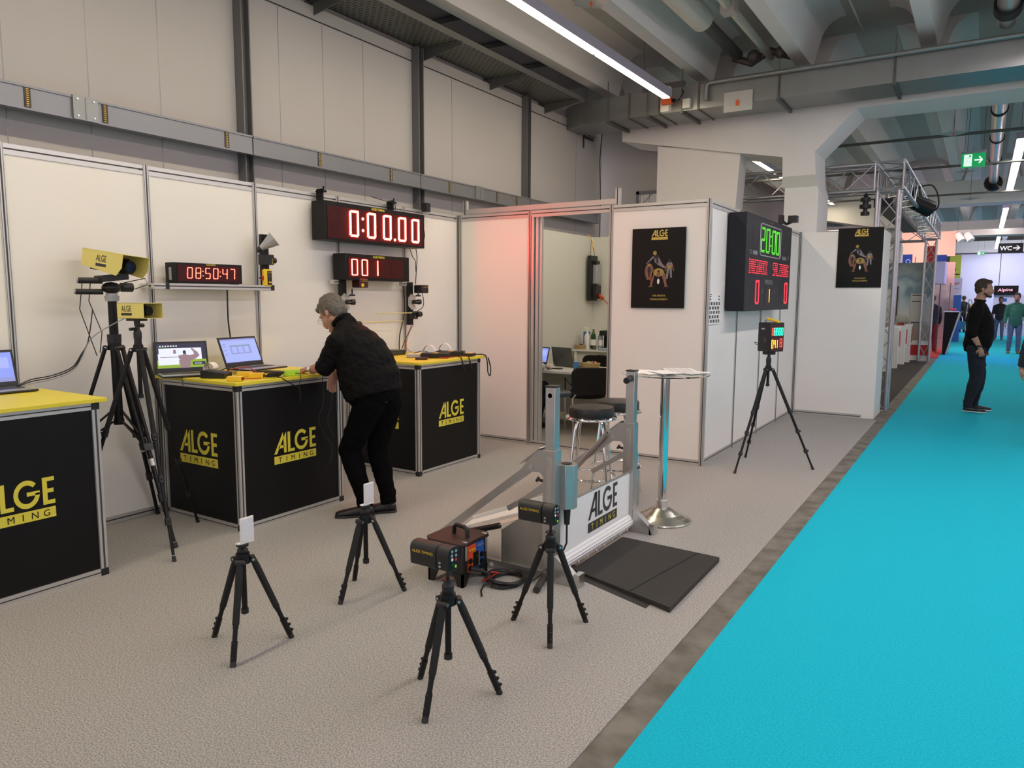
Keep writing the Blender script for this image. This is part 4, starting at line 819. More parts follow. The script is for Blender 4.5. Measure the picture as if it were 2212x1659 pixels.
# ------------------------------------------------------------------ start gate
def start_gate():
    t = thing('start_gate', 'aluminium start gate with a white brand board between two tall posts', 'start gate', (-1.95, 4.05, 0))
    def frame(y, nm, far):
        e = (0, .006, 0)
        q = MB('gatemetal'); q.box(-1.99, -1.93, y-.03, y+.03, .55, 1.10); p = q.build('upright', t, bevel=.003)
        MB('blackplastic').box(-1.993, -1.927, y-.033, y+.033, 1.10, 1.108).build('end_cap', p, smooth=False)
        q = MB('blackplastic'); 
        if not far: q.cyl((-1.96, y+.03, 1.055), (-1.93, y+.13, 1.05), .019, n=14); q.cyl((-1.96, y-.0305, 1.055), (-1.96, y-.032, 1.055), .014, m='black', n=16); q.lathe((-1.96, y-.032, 1.055), [(.014, 0), (.019, 0), (.019, .002), (.014, .002)], 'steel', axis=(0, 1, 0))
        else: q.cyl((-1.96, y-.03, 1.055), (-1.95, y-.12, 1.045), .021, n=14)
        q.build('grip', p)
        # sleeve: a channel with a gusset knee
        q = MB('gatemetal'); q.box(-1.998, -1.922, y-.036, y+.036, .02, .75); q.box(-1.975, -1.945, y-.0375, y-.036, .45, .71, 'steel'); q.build('sleeve', t, bevel=.003)
        q = MB('gatemetal'); q.prism([(-1.998, y-.034, .75), (-2.03, y-.034, .745), (-2.10, y-.034, .68), (-2.135, y-.034, .63), (-2.10, y-.034, .615), (-2.02, y-.034, .62), (-1.998, y-.034, .60)], (0, .068, 0)); q.box(-2.115, -2.01, y-.04, y+.04, .69, .695, 'steel') if False else None
        q.cyl((-2.075, y-.04, .645), (-2.075, y-.034, .645), .012, m='steel', n=12)
        q.bar((-2.02, y, .757), (-2.15, y, .655), .075, .006, 'steel'); q.build('gusset', t, smooth=False)
        q = MB('gatemetal'); q.bar((-2.07, y, .655), (-2.72 if not far else -2.85, y, .145 if not far else .04), .045, .045); q.build('strut', t, smooth=False)
        q = MB('gatemetal'); q.bar((-2.0, y+.0, .53), (-2.24, y+.0, .375), .04, .03); q.build('brace', t, smooth=False)
        q = MB('blackplastic'); q.cyl((-2.0, y-.01, .565), (-2.035, y-.02, .575), .008); q.cyl((-2.033, y-.02, .573), (-2.045, y-.025, .58), .016, n=12); q.build('locking_knob', t)
        q = MB('gatemetal'); q.prism([(-1.99, y-.03, 0), (-1.99, y-.03, .16), (-1.93, y-.03, .16), (-1.90, y-.03, .14), (-1.80, y-.03, .055), (-1.78, y-.03, 0)], (0, .055, 0)); q.box(-1.80, -1.765, y-.03, y+.035, .0, .075, 'steel'); q.build('foot', t, smooth=False)
    frame(3.51, 'near', False); frame(4.60, 'far', True)
    q = MB('gatemetal'); q.box(-2.75, -1.99, 3.475, 3.50, .0, .055); q.cyl((-2.34, 3.474, .027), (-2.34, 3.4735, .027), .014, m='paper', n=14); q.build('base_rail', t, smooth=False)
    q = MB('gatemetal'); q.box(-2.75, -1.99, 4.58, 4.61, .0, .05); q.build('base_rail', t, smooth=False)
    q = MB('steelplate'); q.prism([(-2.27, 3.49, .045), (-1.99, 3.49, .045), (-1.99, 3.49, .43), (-2.12, 3.49, .36), (-2.27, 3.49, .25)], (0, .004, 0)); q.box(-2.275, -2.262, 3.48, 3.505, .04, .25); q.build('side_plate', t, smooth=False)
    # sloping tray
    q = MB('traybeige'); q.prism([(-2.12, 3.50, .335), (-2.62, 3.50, .135), (-2.62, 3.68, .135), (-2.12, 3.68, .335)], (0, 0, .006)); q.build('tray', t, smooth=False)
    q = MB('white'); q.prism([(-2.16, 3.78, .36), (-2.70, 3.78, .145), (-2.70, 3.70, .125), (-2.16, 3.70, .33)], (0, 0, .012)); q.prism([(-2.16, 3.80, .40), (-2.70, 3.80, .18), (-2.70, 3.80, .13), (-2.16, 3.80, .33)], (0, -.012, 0)); q.build('side_channel', t, smooth=False)
    q = MB('blackplastic'); q.cyl((-2.66, 3.50, .14), (-2.30, 3.50, .262), .018, n=12); q.build('damper', t)
    for k in range(3): MB('gatemetal').cyl((-2.12, 4.53+.03*k, .66), (-2.56, 4.53+.03*k, .16), .012, n=10).build('guide_rail', t)
    # housing drum
    P = [(-1.915+.062*math.cos(R(22.5+45*i)), 3.60+.062*math.sin(R(22.5+45*i)), .41) for i in range(8)]
    q = MB('gatemetal'); q.prism(P, (0, 0, .25)); q.box(-1.97, -1.95, 3.52, 3.57, .41, .66); q.build('motor_housing', t, bevel=.002)
    q = MB('blackplastic'); q.cyl((-1.915, 3.60, .66), (-1.915, 3.60, .664), .03, n=16); q.build('motor_cap', t)
    q = MB('steel')
    for z in (.43, .535, .64): q.cyl((-1.945, 3.535, z), (-1.938, 3.53, z), .006, n=8)
    q.build('bolt', t)
    q = MB('blackplastic'); q.cyl((-1.91, 3.60, .41), (-1.91, 3.60, .31), .022, .016, n=14); q.tube([(-1.91, 3.60, .31), (-1.91, 3.60, .2), (-1.93, 3.56, .12), (-1.97, 3.47, .07)], .006); q.build('power_plug', t)
    # brand board and roller curtain
    q = MB('white'); q.box(-1.955, -1.945, 3.565, 4.66, .125, .412); q.box(-1.957, -1.943, 3.565, 4.66, .412, .418, 'gatemetal'); bd = q.build('brand_board', t, smooth=False)
    q = MB(); logo(q, (-1.945, 3.94, .155), Y, Z, .42, 'darktext', 'darktext', 'logoyellow'); q.build('brand_mark', bd, smooth=False)
    q = MB('white'); N = 11; P = [(-1.945+.028*math.sin(PI*i/N)+(.004 if i % 2 else 0), 3.575, .122-.10*i/N) for i in range(N+1)]+[(-1.965, 3.575, .022), (-1.965, 3.575, .122)]
    q.prism(P, (0, 1.08, 0)); q.build('roller_curtain', t, smooth=False)
    q = MB('steel')
    for k in range(8): q.cyl((-1.94, 3.68+.12*k, .03), (-1.934, 3.68+.12*k, .018), .007, n=8)
    q.build('curtain_hook', t)
    q = MB('gatemetal'); q.box(-1.99, -1.93, 4.66, 4.70, .0, .42); p = q.build('end_post', t, bevel=.002)
    MB('blackplastic').box(-1.993, -1.927, 4.657, 4.703, .42, .43).build('end_cap', p, smooth=False)
    q = MB('steel'); q.cyl((-1.95, 4.60, .10), (-1.95, 4.66, .10), .022, n=14); q.cyl((-1.94, 4.665, .34), (-1.925, 4.665, .34), .008, n=10); q.build('bearing', t)
    MB('rubber').cyl((-1.985, 3.47, .02), (-1.93, 3.30, .019), .019, n=16).build('lower_grip', t)
mat('gatemetal', (.50, .485, .475), .32, .9, vary=.1, vscale=10); mat('steelplate', (.36, .34, .30), .45, .75, vary=.35, vscale=5); mat('traybeige', (.66, .58, .50), .5, .1)
start_gate()
q = MB('rubber'); q.prism([(-1.93, 3.70, .002), (-1.90, 3.70, .012), (-1.24, 3.45, .022), (-1.24, 3.45, .002)], (0, .0001, 0)) if False else None
q.add([(-1.925, 3.70, .002), (-1.237, 3.455, .002), (-1.245, 4.32, .002), (-1.915, 4.40, .002), (-1.925, 3.70, .014), (-1.237, 3.455, .030), (-1.245, 4.32, .030), (-1.915, 4.40, .014)], [(3, 2, 1, 0), (4, 5, 6, 7), (0, 1, 5, 4), (1, 2, 6, 5), (2, 3, 7, 6), (3, 0, 4, 7)])
q.add([(-1.505, 3.553, .0245), (-1.495, 3.549, .0248), (-1.375, 4.335, .0275), (-1.385, 4.337, .0272)], [(0, 1, 2, 3)], 'black')
tag(q.build('rubber_mat', smooth=False), 'black rubber mat lying in front of the start gate board', 'mat')
tag(MB('rubber').add([(-1.97, 3.66, 0), (-1.36, 3.44, 0), (-1.36, 3.60, 0), (-1.97, 3.8, 0), (-1.97, 3.66, .0015), (-1.36, 3.44, .0015), (-1.36, 3.60, .0015), (-1.97, 3.8, .0015)], [(3, 2, 1, 0), (4, 5, 6, 7), (0, 1, 5, 4), (1, 2, 6, 5), (2, 3, 7, 6), (3, 0, 4, 7)]).build('rubber_mat', smooth=False), 'lower rubber sheet sticking out under the front edge of the black mat', 'mat')

# ------------------------------------------------------------------ power box and coil
def generator():
    t = thing('power_box', 'black portable power box with a handle and red and blue socket panels', 'power box', (-2.43, 3.26, 0))
    x0, x1, y0, y1 = -2.545, -2.305, 3.14, 3.38
    q = MB('boxblack'); q.box(x0, x1, y0, y1, .07, .235); q.build('case', t, bevel=.008)
    for a, b, sx, sy in ((x0, y0, 1, 1), (x1, y0, -1, 1), (x1, y1, -1, -1), (x0, y1, 1, -1)):
        q = MB('boxblack'); q.prism([(a, b, 0), (a+sx*.035, b, 0), (a+sx*.07, b, .075), (a, b, .075)], (0, sy*.012, 0)); q.prism([(a, b, 0), (a, b+sy*.035, 0), (a, b+sy*.07, .075), (a, b, .075)], (sx*.012, 0, 0)); q.build('leg', t, smooth=False)
    q = MB('boxlid'); c = .035; A, B_, D, E_ = x0-.02, x1+.02, y0-.02, y1+.02
    q.prism([(A+c, D, .235), (B_-c, D, .235), (B_, D+c, .235), (B_-.01, (D+E_)/2-.04, .235), (B_-.01, (D+E_)/2+.04, .235), (B_, E_-c, .235), (B_-c, E_, .235), (A+c, E_, .235), (A, E_-c, .235), (A, D+c, .235)], (0, 0, .016)); q.build('lid', t, bevel=.003)
    q = MB('blackplastic'); q.tube([(-2.46, 3.27, .25), (-2.455, 3.268, .29), (-2.44, 3.265, .305), (-2.37, 3.25, .305), (-2.352, 3.248, .29), (-2.348, 3.246, .25)], .012, n=10); q.build('handle', t)
    for y in (3.165, 3.355): MB('steel').box(x1+.002, x1+.012, y-.008, y+.008, .15, .25).box(x1-.02, x1+.012, y-.008, y+.008, .25, .256).build('latch', t, bevel=.002)
    q = MB('red'); q.box(x1+.001, x1+.003, 3.185, 3.262, .075, .225, 'orangered'); q.build('red_panel', t, smooth=False)
    q = MB('blue'); q.box(x1+.001, x1+.003, 3.264, 3.34, .085, .225, 'panelblue'); q.build('blue_panel', t, smooth=False)
    q = MB('black'); q.box(x1+.003, x1+.004, 3.235, 3.29, .09, .175); q.box(x1+.004, x1+.0045, 3.288, 3.29, .09, .175, 'gadgetyellow'); q.cyl((x1+.004, 3.265, .15), (x1+.009, 3.265, .15), .007, m='greenbottle'); q.build('control_panel', t, smooth=False)
    for y, z, r in ((3.205, .135, .016), (3.205, .095, .016), (3.315, .145, .016), (3.315, .105, .016)): MB('black').cyl((x1+.003, y, z), (x1+.012, y, z), r, n=14).build('socket', t)
    for k in range(3):
        MB('gadgetyellow').cyl((x1+.003, 3.197+.021*k, .198), (x1+.012, 3.197+.021*k, .198), .005, n=8).build('terminal', t); MB('silverplastic').cyl((x1+.003, 3.277+.021*k, .205), (x1+.012, 3.277+.021*k, .205), .005, n=8).build('terminal', t)
    q = MB('blackplastic'); q.cyl((x1+.01, 3.205, .095), (x1+.075, 3.235, .085), .015, .011, n=12); q.tube([(x1+.07, 3.233, .086), (x1+.10, 3.25, .07), (x1+.12, 3.245, .03), (x1+.13, 3.22, .012)], .006); q.build('power_plug', t)
mat('boxblack', (.010, .0095, .009), .4, vary=.3, vscale=20); mat('boxlid', (.035, .014, .012), .5, vary=.7, vscale=9); mat('orangered', (.62, .07, .02), .5); mat('panelblue', (.01, .10, .42), .5)
generator()
q = MB('blackplastic'); random.seed(3)
for k in range(7):
    cx_, cy_, rx, ry = -2.155+random.uniform(-.012, .012), 3.35+random.uniform(-.012, .012), .095+random.uniform(-.012, .016), .10+random.uniform(-.012, .016)
    q.tube([(cx_+rx*math.cos(a), cy_+ry*math.sin(a), .008+.006*k*.8+.004*math.sin(3*a+k)) for a in [R(i*15) for i in range(24)]], .0062, closed=True, n=6)
q.tube([(-2.18, 3.245, .03), (-2.22, 3.22, .01), (-2.19, 3.15, .008), (-2.15, 3.10, .006)], .005, n=6); q.tube([(-2.07, 3.40, .02), (-2.02, 3.42, .015), (-1.99, 3.46, .05)], .006, n=6)
c_ = tag(q.build('cable_coil'), 'coil of black cable with red ties on the carpet beside the power box', 'cable')
MB('red').tube([(-2.265, 3.33, .02), (-2.23, 3.31, .055), (-2.20, 3.34, .05), (-2.24, 3.30, .02)], .004).tube([(-2.23, 3.28, .04), (-2.20, 3.245, .045), (-2.25, 3.25, .02)], .004).build('red_tie', c_)

# ------------------------------------------------------------------ bar table and stools
mat('basemetal', (.60, .57, .50), .24, 1)
def bar_table():
    x, y = -1.853, 4.944; t = thing('bar_table', 'round glass topped bar table with a chrome column and domed base', 'table', (x, y, 0))
    q = MB('chrome'); q.lathe((x, y, 0), [(.205, 0), (.21, .008), (.205, .016), (.17, .034), (.165, .034), (.13, .052), (.125, .052), (.09, .075), (.06, .095), (.045, .10)], 'basemetal', n=48); q.build('base', t, angle=20)
    MB('chrome').cyl((x, y, .095), (x, y, 1.05), .032, n=28).cyl((x, y, .095), (x, y, .15), .043, n=28).build('column', t)
    MB('chrome').cyl((x, y, 1.05), (x, y, 1.056), .09, n=28).build('top_plate', t)
    MB('glass').cyl((x, y, 1.056), (x, y, 1.066), .305, n=64).build('glass_top', t)
    for i, (dx, dy, a, s, lab) in enumerate(((-.14, -.02, 20, (.21, .297), 'white paper sheet at the left edge of the glass bar table'), (-.10, -.05, 55, (.21, .297), 'white paper sheet with a blue line in the middle of the bar table'), (.10, .10, 70, (.21, .297), 'printed price sheet at the right of the glass bar table'), (.05, .16, 30, (.21, .297), 'printed sheet half under another at the back of the bar table'), (.02, -.07, 48, (.15, .21), 'small white leaflet at the front of the bar table'))):
        M = Matrix.Translation((x+dx, y+dy, 1.0665+.0022*i)) @ Matrix.Rotation(R(a), 4, 'Z'); q = MB('paper', M); w_, h_ = s; q.box(-w_/2, w_/2, -h_/2, h_/2, 0, .0018)
        if i in (2, 3):
            for r_ in range(5):
                for c2 in range(4): q.box(-.09+c2*.045, -.055+c2*.045, -.12+r_*.05, -.095+r_*.05, .0018, .0021, 'silverplastic')
        if i == 1: q.box(.095, .105, -.14, .14, .0018, .0022, 'panelblue')
        tag(q.build('paper_sheet', smooth=False), lab, 'paper', group='papers on the bar table')
bar_table()
def stool(x, y, rz, label):
    t = thing('bar_stool', label, 'stool', (x, y, 0), 0, 'bar stools')
    q = MB('vinyl'); q.lathe((x, y, .70), [(.168, 0), (.172, .01), (.172, .062), (.166, .072), (.12, .078), (.0, .08)], n=40); q.build('seat', t, angle=50)
    q = MB('chrome'); q.tube([(x+.185*math.cos(R(i*12)), y+.185*math.sin(R(i*12)), .69) for i in range(30)], .011, closed=True, n=10); q.build('seat_ring', t)
    for k in range(4):
        a = rz+k*PI/2+PI/4; d = Vector((math.cos(a), math.sin(a), 0)); q = MB('chrome'); c = Vector((x, y, 0))
        q.tube([c+d*.10+Z*.69, c+d*.13+Z*.66, c+d*.15+Z*.60, c+d*.225+Z*.0], .011, n=10); q.build('leg', t)
    q = MB('chrome'); q.tube([(x+.195*math.cos(R(i*12)), y+.195*math.sin(R(i*12)), .24) for i in range(30)], .008, closed=True, n=8); q.build('foot_ring', t)
stool(-2.445, 4.98, .3, 'round black bar stool with a chrome ring, the nearer one left of the bar table')
stool(-2.42, 5.40, .1, 'round black bar stool with a chrome ring, the farther one behind the gate post')

# ------------------------------------------------------------------ posters and notices
def poster(name, label, o, u, v, W, H, thick):
    o, u, v = Vector(o), Vector(u), Vector(v); n = u.cross(v)
    q = MB('black'); q.obox(o+u*W/2+v*H/2+n*thick/2, u*W, v*H, n*thick); p = tag(q.build(name, smooth=False), label, 'poster')
    o = o+n*(thick+.0005)
    q = MB(); logo(q, o+u*W*.37+v*H*.855, u, v, W*.30, 'postergold', 'postergold', 'darktext'); q.build('brand_mark', p, smooth=False)
    q = MB(); q.text('THE SPORTS', o+u*W*.53+v*H*.145, u, v, H*.022, 'postergold'); q.text('TIMING EXPERTS', o+u*W*.53+v*H*.100, u, v, H*.022, 'postergold'); q.build('lettering', p, smooth=False)
    q = MB()
    def fig(cx, cy, s, parts):
        for i, (m, pts) in enumerate(parts): q.add([o+u*W*(cx+a*s)+v*H*(cy+b*s*W/H)+n*(.001+.0007*i) for a, b in pts], [tuple(range(len(pts)))], m)
    def oval(x, y, rx, ry, k=14): return [(x+rx*math.cos(2*PI*i/k), y+ry*math.sin(2*PI*i/k)) for i in range(k)]
    fig(.52, .42, 1, [('figbrown', [(-.16, -.20), (-.12, -.19), (-.08, -.02), (-.10, .06), (-.14, .0)]), ('figbrown', [(.16, -.20), (.12, -.19), (.06, -.02), (.09, .06), (.13, .0)]), ('figyellow', oval(0, .04, .10, .075)), ('figbrown', oval(0, .0, .035, .045)), ('figbrown', [(-.20, -.215), (-.11, -.215), (-.12, -.19), (-.15, -.19)]), ('figbrown', [(.20, -.215), (.11, -.215), (.12, -.19), (.15, -.19)]), ('paper', oval(.0, -.12, .022, .05)), ('figdark', oval(0, .06, .022, .02))])
    fig(.34, .46, 1, [('figred', oval(0, 0, .085, .15)), ('figyellow', oval(.0, .10, .03, .035)), ('figdark', oval(0, -.0, .03, .10)), ('figbrown', [(-.06, -.02), (-.04, -.15), (-.01, -.15), (-.02, 0)]), ('figbrown', [(.06, -.02), (.04, -.15), (.01, -.15), (.02, 0)])])
    fig(.46, .62, 1, [('figsilver', [(-.03, .02), (.04, .06), (.08, -.02), (.13, -.10), (.20, -.16), (.16, -.17), (.04, -.11), (-.02, -.06)]), ('figyellow', oval(-.02, .10, .035, .04)), ('figdark', oval(.01, .03, .05, .03)), ('figsilver', [(-.05, .05), (-.18, -.08), (-.17, -.09), (-.03, .02)]), ('figdark', oval(.03, -.04, .02, .05))])
    fig(.72, .52, 1, [('figsilver', oval(0, .02, .055, .07)), ('figbrown', [(-.06, .05), (-.09, -.08), (-.07, -.08), (-.04, .03)]), ('figbrown', [(.06, .05), (.09, -.08), (.07, -.08), (.04, .03)]), ('figsilver', [(-.045, -.03), (-.06, -.22), (-.03, -.22), (-.005, -.05)]), ('figsilver', [(.045, -.03), (.05, -.20), (.02, -.20), (.005, -.05)]), ('figyellow', oval(0, -.01, .035, .03)), ('figdark', oval(0, .10, .028, .035))])
    q.build('figure', p, smooth=False)
    return p
mat('postergold', (.72, .52, .10), .6); mat('figbrown', (.24, .10, .06), .6, vary=.5, vscale=30); mat('figyellow', (.36, .25, .06), .6, vary=.4, vscale=30); mat('figred', (.20, .085, .075), .6, vary=.6, vscale=30); mat('figdark', (.02, .015, .015), .6); mat('figsilver', (.22, .20, .22), .6, vary=.7, vscale=40)
poster('poster', 'black sports timing poster on the pink lit cabin front wall', (-2.915, 6.779, 1.495), X, Z, .535, .757, .012)
poster('poster', 'black sports timing poster on the white end wall near the aisle', (-1.685, 10.778, 1.745), X, Z, .545, .78, .012)
def notice():
    q = MB('paper'); q.box(-2.172, -2.168, 6.86, 7.205, 1.345, 1.64); p = tag(q.build('notice_sheet', smooth=False), 'sheet of product pictures taped to the cabin side wall by the corner', 'notice')
    q = MB('darktext')
    for r_ in range(5):
        for c in range(8): q.box(-2.168, -2.1672, 6.875+c*.041, 6.875+c*.041+(.014+.018*((r_*3+c) % 2)), 1.358+r_*.042, 1.388+r_*.042)
    for k, (a, b) in enumerate(((6.88, 1.60), (6.88, 1.575), (6.885, 1.62), (7.15, 1.605), (7.15, 1.575))): q.box(-2.168, -2.1672, a, a+.04, b, b+.012)
    q.build('picture_grid', p, smooth=False)
notice()
# ------------------------------------------------------------------ scoreboard on the cabin side wall
def scoreboard():
    t = thing('scoreboard', 'large black scoreboard showing 20:00 in green with red team scores', 'scoreboard', (-2.07, 8.37, 1.466))
    MB('sbblack').box(-2.165, -1.985, 7.375, 9.365, 1.466, 2.43).build('case', t, bevel=.004)
    xf = -1.984
    P = []; y0, y1, z0, z1, r = 7.90, 8.80, 2.04, 2.365, .04
    for cy, cz, a0 in ((y1-r, z1-r, 0), (y0+r, z1-r, 90), (y0+r, z0+r, 180), (y1-r, z0+r, 270)):
        for a in (0, 30, 60, 90): P.append(Vector((xf+.001, cy+r*math.cos(R(a0+a)), cz+r*math.sin(R(a0+a)))))
    MB('silverplastic').tube(P, .007, closed=True, n=6).build('clock_border', t)
    for y, ch in ((7.95, '2'), (8.16, '0'), (8.42, '0'), (8.61, '0')):
        q = MB(); leds(q, digit((xf, y, 2.085), Y, Z, .13, .235, ch, 8, 5, 2, .014), Y, Z, .0046, 'led_green', 5, .004); q.build('clock_digit', t, smooth=False)
    q = MB(); leds(q, [Vector((xf, 8.355, 2.16)), Vector((xf, 8.355, 2.26))], Y, Z, .012, 'led_green', 6); q.build('colon', t, smooth=False)
    for y0, label_, n in ((7.49, 'INNSBRUCK', 9), (8.50, 'SALZBURG', 8)):
        W = .78; q = MB(); F = {'I': '01110,00100,00100,00100,00100,00100,01110', 'N': '10001,11001,10101,10101,10011,10001,10001', 'S': '01111,10000,10000,01110,00001,00001,11110', 'B': '11110,10001,10001,11110,10001,10001,11110', 'R': '11110,10001,10001,11110,10100,10010,10001', 'U': '10001,10001,10001,10001,10001,10001,01110', 'C': '01110,10001,10000,10000,10000,10001,01110', 'K': '10001,10010,10100,11000,10100,10010,10001', 'A': '01110,10001,10001,11111,10001,10001,10001', 'L': '10000,10000,10000,10000,10000,10000,11111', 'Z': '11111,00001,00010,00100,01000,10000,11111', 'G': '01110,10001,10000,10111,10001,10001,01110'}
        st = W/(n*6); pts = []
        for i, ch in enumerate(label_):
            for r_, row in enumerate(F[ch].split(',')):
                for c, b in enumerate(row):
                    if b == '1': pts.append(Vector((xf, y0+(i*6+c)*st, 1.98-r_*.0215)))
            q = MB(); leds(q, pts, Y, Z, .0056, 'led_red_sb', 5); q.build('letter', t, smooth=False); pts = []
        tn = q.build('team_name', t, smooth=False) if False else None
    for y in (7.80, 9.11):
        q = MB(); leds(q, digit((xf, y, 1.545), Y, Z, .12, .225, '0', 8, 4, 2, .012), Y, Z, .006, 'led_red_sb', 5); q.build('score_digit', t, smooth=False)
        q = MB(); leds(q, digit((xf, y-.17, 1.545), Y, Z, .11, .21, '8', 8, 4), Y, Z, .006, 'slot', 5, .002); q.build('unlit_digit', t, smooth=False)
    q = MB(); leds(q, digit((xf, 8.30, 1.55), Y, Z, .085, .145, '1', 6, 3), Y, Z, .0065, 'led_amber', 5); q.build('period_digit', t, smooth=False)
    q = MB(); q.text('PERIODE', (xf+.001, 8.33, 1.745), Y, Z, .046, 'silverplastic', wid=.33); q.text('T.O.', (xf+.001, 7.545, 2.035), Y, Z, .04, 'silverplastic', wid=.1); q.text('T.O.', (xf+.001, 9.215, 2.05), Y, Z, .04, 'silverplastic', wid=.09); q.text('C', (xf+.001, 8.06, 1.655), Y, Z, .03, 'silverplastic'); q.text('C', (xf+.001, 8.60, 1.655), Y, Z, .03, 'silverplastic'); q.box(xf, xf+.001, 8.30, 8.42, 2.39, 2.41, 'redfilter_dark'); q.build('lettering', t, smooth=False)
    q = MB('silverplastic')
    for y in (7.66, 7.72, 7.78, 8.95, 9.02, 9.09): q.lathe((xf, y, 2.055), [(.016, 0), (.022, 0), (.022, .002), (.016, .002)], axis=(1, 0, 0), n=14)
    q.build('foul_lamp', t)
    q = MB('slot')
    for y in (7.63, 9.0): q.box(xf, xf+.001, y, y+.012, 2.12, 2.33)
    for y in (7.42, 8.20, 8.85): q.box(xf, xf+.001, y, y+.010, 1.50, 1.72)
    for y, z in ((8.05, 1.64), (8.59, 1.64)): q.box(xf, xf+.0008, y-.03, y+.05, z, z+.06)
    q.build('groove', t, smooth=False)
scoreboard()
q = MB('blackplastic'); q.box(-2.16, -2.11, 9.40, 9.50, 2.50, 2.60); q.tube([(-2.13, 9.50, 2.53), (-2.1, 9.58, 2.50), (-2.05, 9.62, 2.53)], .018); q.box(-2.08, -1.98, 9.56, 9.68, 2.52, 2.60); q.cyl((-2.14, 9.45, 2.44), (-2.14, 9.45, 2.5), .015)
tag(q.build('spot_lamp'), 'small black spot lamp clamped on the wall top right of the scoreboard', 'lamp')
def signal_box():
    t = thing('signal_display', 'small black display with green, amber and red numbers on the tall right tripod', 'led display', (-1.66, 7.11, 1.07))
    M = Matrix.Translation((-1.66, 7.11, 1.07)) @ Matrix.Rotation(R(-30), 4, 'Z') @ Matrix.Diagonal((.85, .85, 1, 1))
    MB('blackplastic', M).box(-.09, .09, -.085, .12, .03, .30).box(-.05, .05, -.05, .05, 0, .03).build('case', t, bevel=.006)
    q = MB('redfilter_dark', M); q.box(.09, .091, -.075, .11, .04, .28); q.build('front_panel', t, smooth=False)
    u, v = (M.to_3x3() @ Y), Z
    def O(y, z): return M @ Vector((.0915, y, z))
    q = MB()
    for k, y in enumerate((-.065, -.03, .005, .04, .075)): leds(q, digit(O(y, .185), u, v, .022, .065, '08800'[k], 5, 3), u, v, .004, 'led_board' if k == 0 else 'led_teal', 5)
    q.build('upper_digit', t, smooth=False)
    q = MB()
    for k, y in enumerate((-.065, -.03, .0)): leds(q, digit(O(y, .065), u, v, .02, .075, '041'[k], 5, 3), u, v, .004, 'led_amber', 5)
    leds(q, digit(O(.06, .075), u, v, .028, .075, '8', 5, 3), u, v, .004, 'led_board', 5); q.build('lower_digit', t, smooth=False)
    q = MB('silverplastic', M); q.box(-.045, .005, -.0855, -.085, .235, .25); q.cyl((.02, -.086, .14), (.02, -.09, .14), .028, m='slot'); q.build('side_label', t, smooth=False)
    q = MB('blackplastic', M); q.tube([(-.06, -.02, .30), (-.02, -.02, .34), (.02, -.01, .33)], .004); q.tube([(-.09, -.06, .10), (-.16, -.06, .11), (-.15, -.05, .09), (-.09, -.05, .09)], .003); q.build('lead', t)
    q = MB('gadgetyellow', M); q.bar((-.03, -.02, .335), (.10, .03, .305), .035, .022); q = tag(q.build('remote_timer', bevel=.006), 'yellow handheld timer lying on top of the small tripod display', 'timer')
signal_box()
# ------------------------------------------------------------------ people
def fuse(mb, name, parent, m, voxel=.008, sm=4, wr=0, ws=9, seed=0, streak=None):
    """one continuous skin around all the closed shapes of mb"""
    me = bpy.data.meshes.new('tmp'); me.from_pydata([tuple(v) for v in mb.v], [], mb.f); o = bpy.data.objects.new('tmp', me); C.objects.link(o)
    r = o.modifiers.new('r', 'REMESH'); r.mode = 'VOXEL'; r.voxel_size = voxel
    if sm: s = o.modifiers.new('s', 'SMOOTH'); s.factor = .5; s.iterations = sm
    dg = bpy.context.evaluated_depsgraph_get(); out = bpy.data.meshes.new_from_object(o.evaluated_get(dg))
    bpy.data.objects.remove(o); bpy.data.meshes.remove(me)
    inv = INV.get(parent.name) if parent else None
    if wr:
        nr = [v.normal.copy() for v in out.vertices]
        for v, n in zip(out.vertices, nr):
            p = v.co.copy()
            if streak: p = p-streak*(p.dot(streak)*.82)
            p = p*ws; q = Vector((p.x+seed, p.y*1.0, p.z*1.6)); v.co += n*wr*(noise.noise(q)+.5*noise.noise(q*2.3))
    if inv: out.transform(inv)
    out.name = name; out.materials.clear(); out.materials.append(MATS[m]); out.polygons.foreach_set('use_smooth', [True]*len(out.polygons)); out.polygons.foreach_set('material_index', [0]*len(out.polygons))
    ob = bpy.data.objects.new(name, out); C.objects.link(ob)
    if parent: ob.parent = parent
    INV[ob.name] = inv or Matrix(); return ob

def head_shape(q, c, f, u, k=1, neck=None, nr=.056):
    f = Vector(f).normalized(); u = Vector(u); u = (u-f*u.dot(f)).normalized(); s = u.cross(f); c = Vector(c)
    P = lambda a, b, d: c+(f*a+s*b+u*d)*k
    M = Matrix((f, s, u)).transposed()
    q.ball(P(-.012, 0, .032), k, n=20, sc=(.100, .078, .093), rot=M); q.ball(P(.032, 0, -.030), k, n=18, sc=(.060, .060, .088), rot=M)
    for g in (-1, 1):
        q.cap(P(.0, .046*g, -.055), .028*k, P(.058, .012*g, -.100), .024*k); q.cap(P(.078, .038*g, .020), .014*k, P(.086, .010*g, .018), .013*k)
        q.ball(P(.056, .036*g, -.035), .030*k); q.ball(P(-.012, .080*g, -.012), k, n=12, sc=(.018, .008, .029), rot=M)
        q.cap(P(.094, .016*g, -.060), .008*k, P(.097, 0, -.062), .010*k)
    q.cap(P(.086, 0, .004), .009*k, P(.113, 0, -.034), .013*k); q.cap(P(.100, .010, -.040), .010*k, P(.100, -.010, -.040), .010*k)
    q.ball(P(.078, 0, -.098), .022*k)
    if neck is not None: q.cap(P(-.022, 0, -.055), nr*k, neck, nr*1.12)
    return P, M, f, s, u
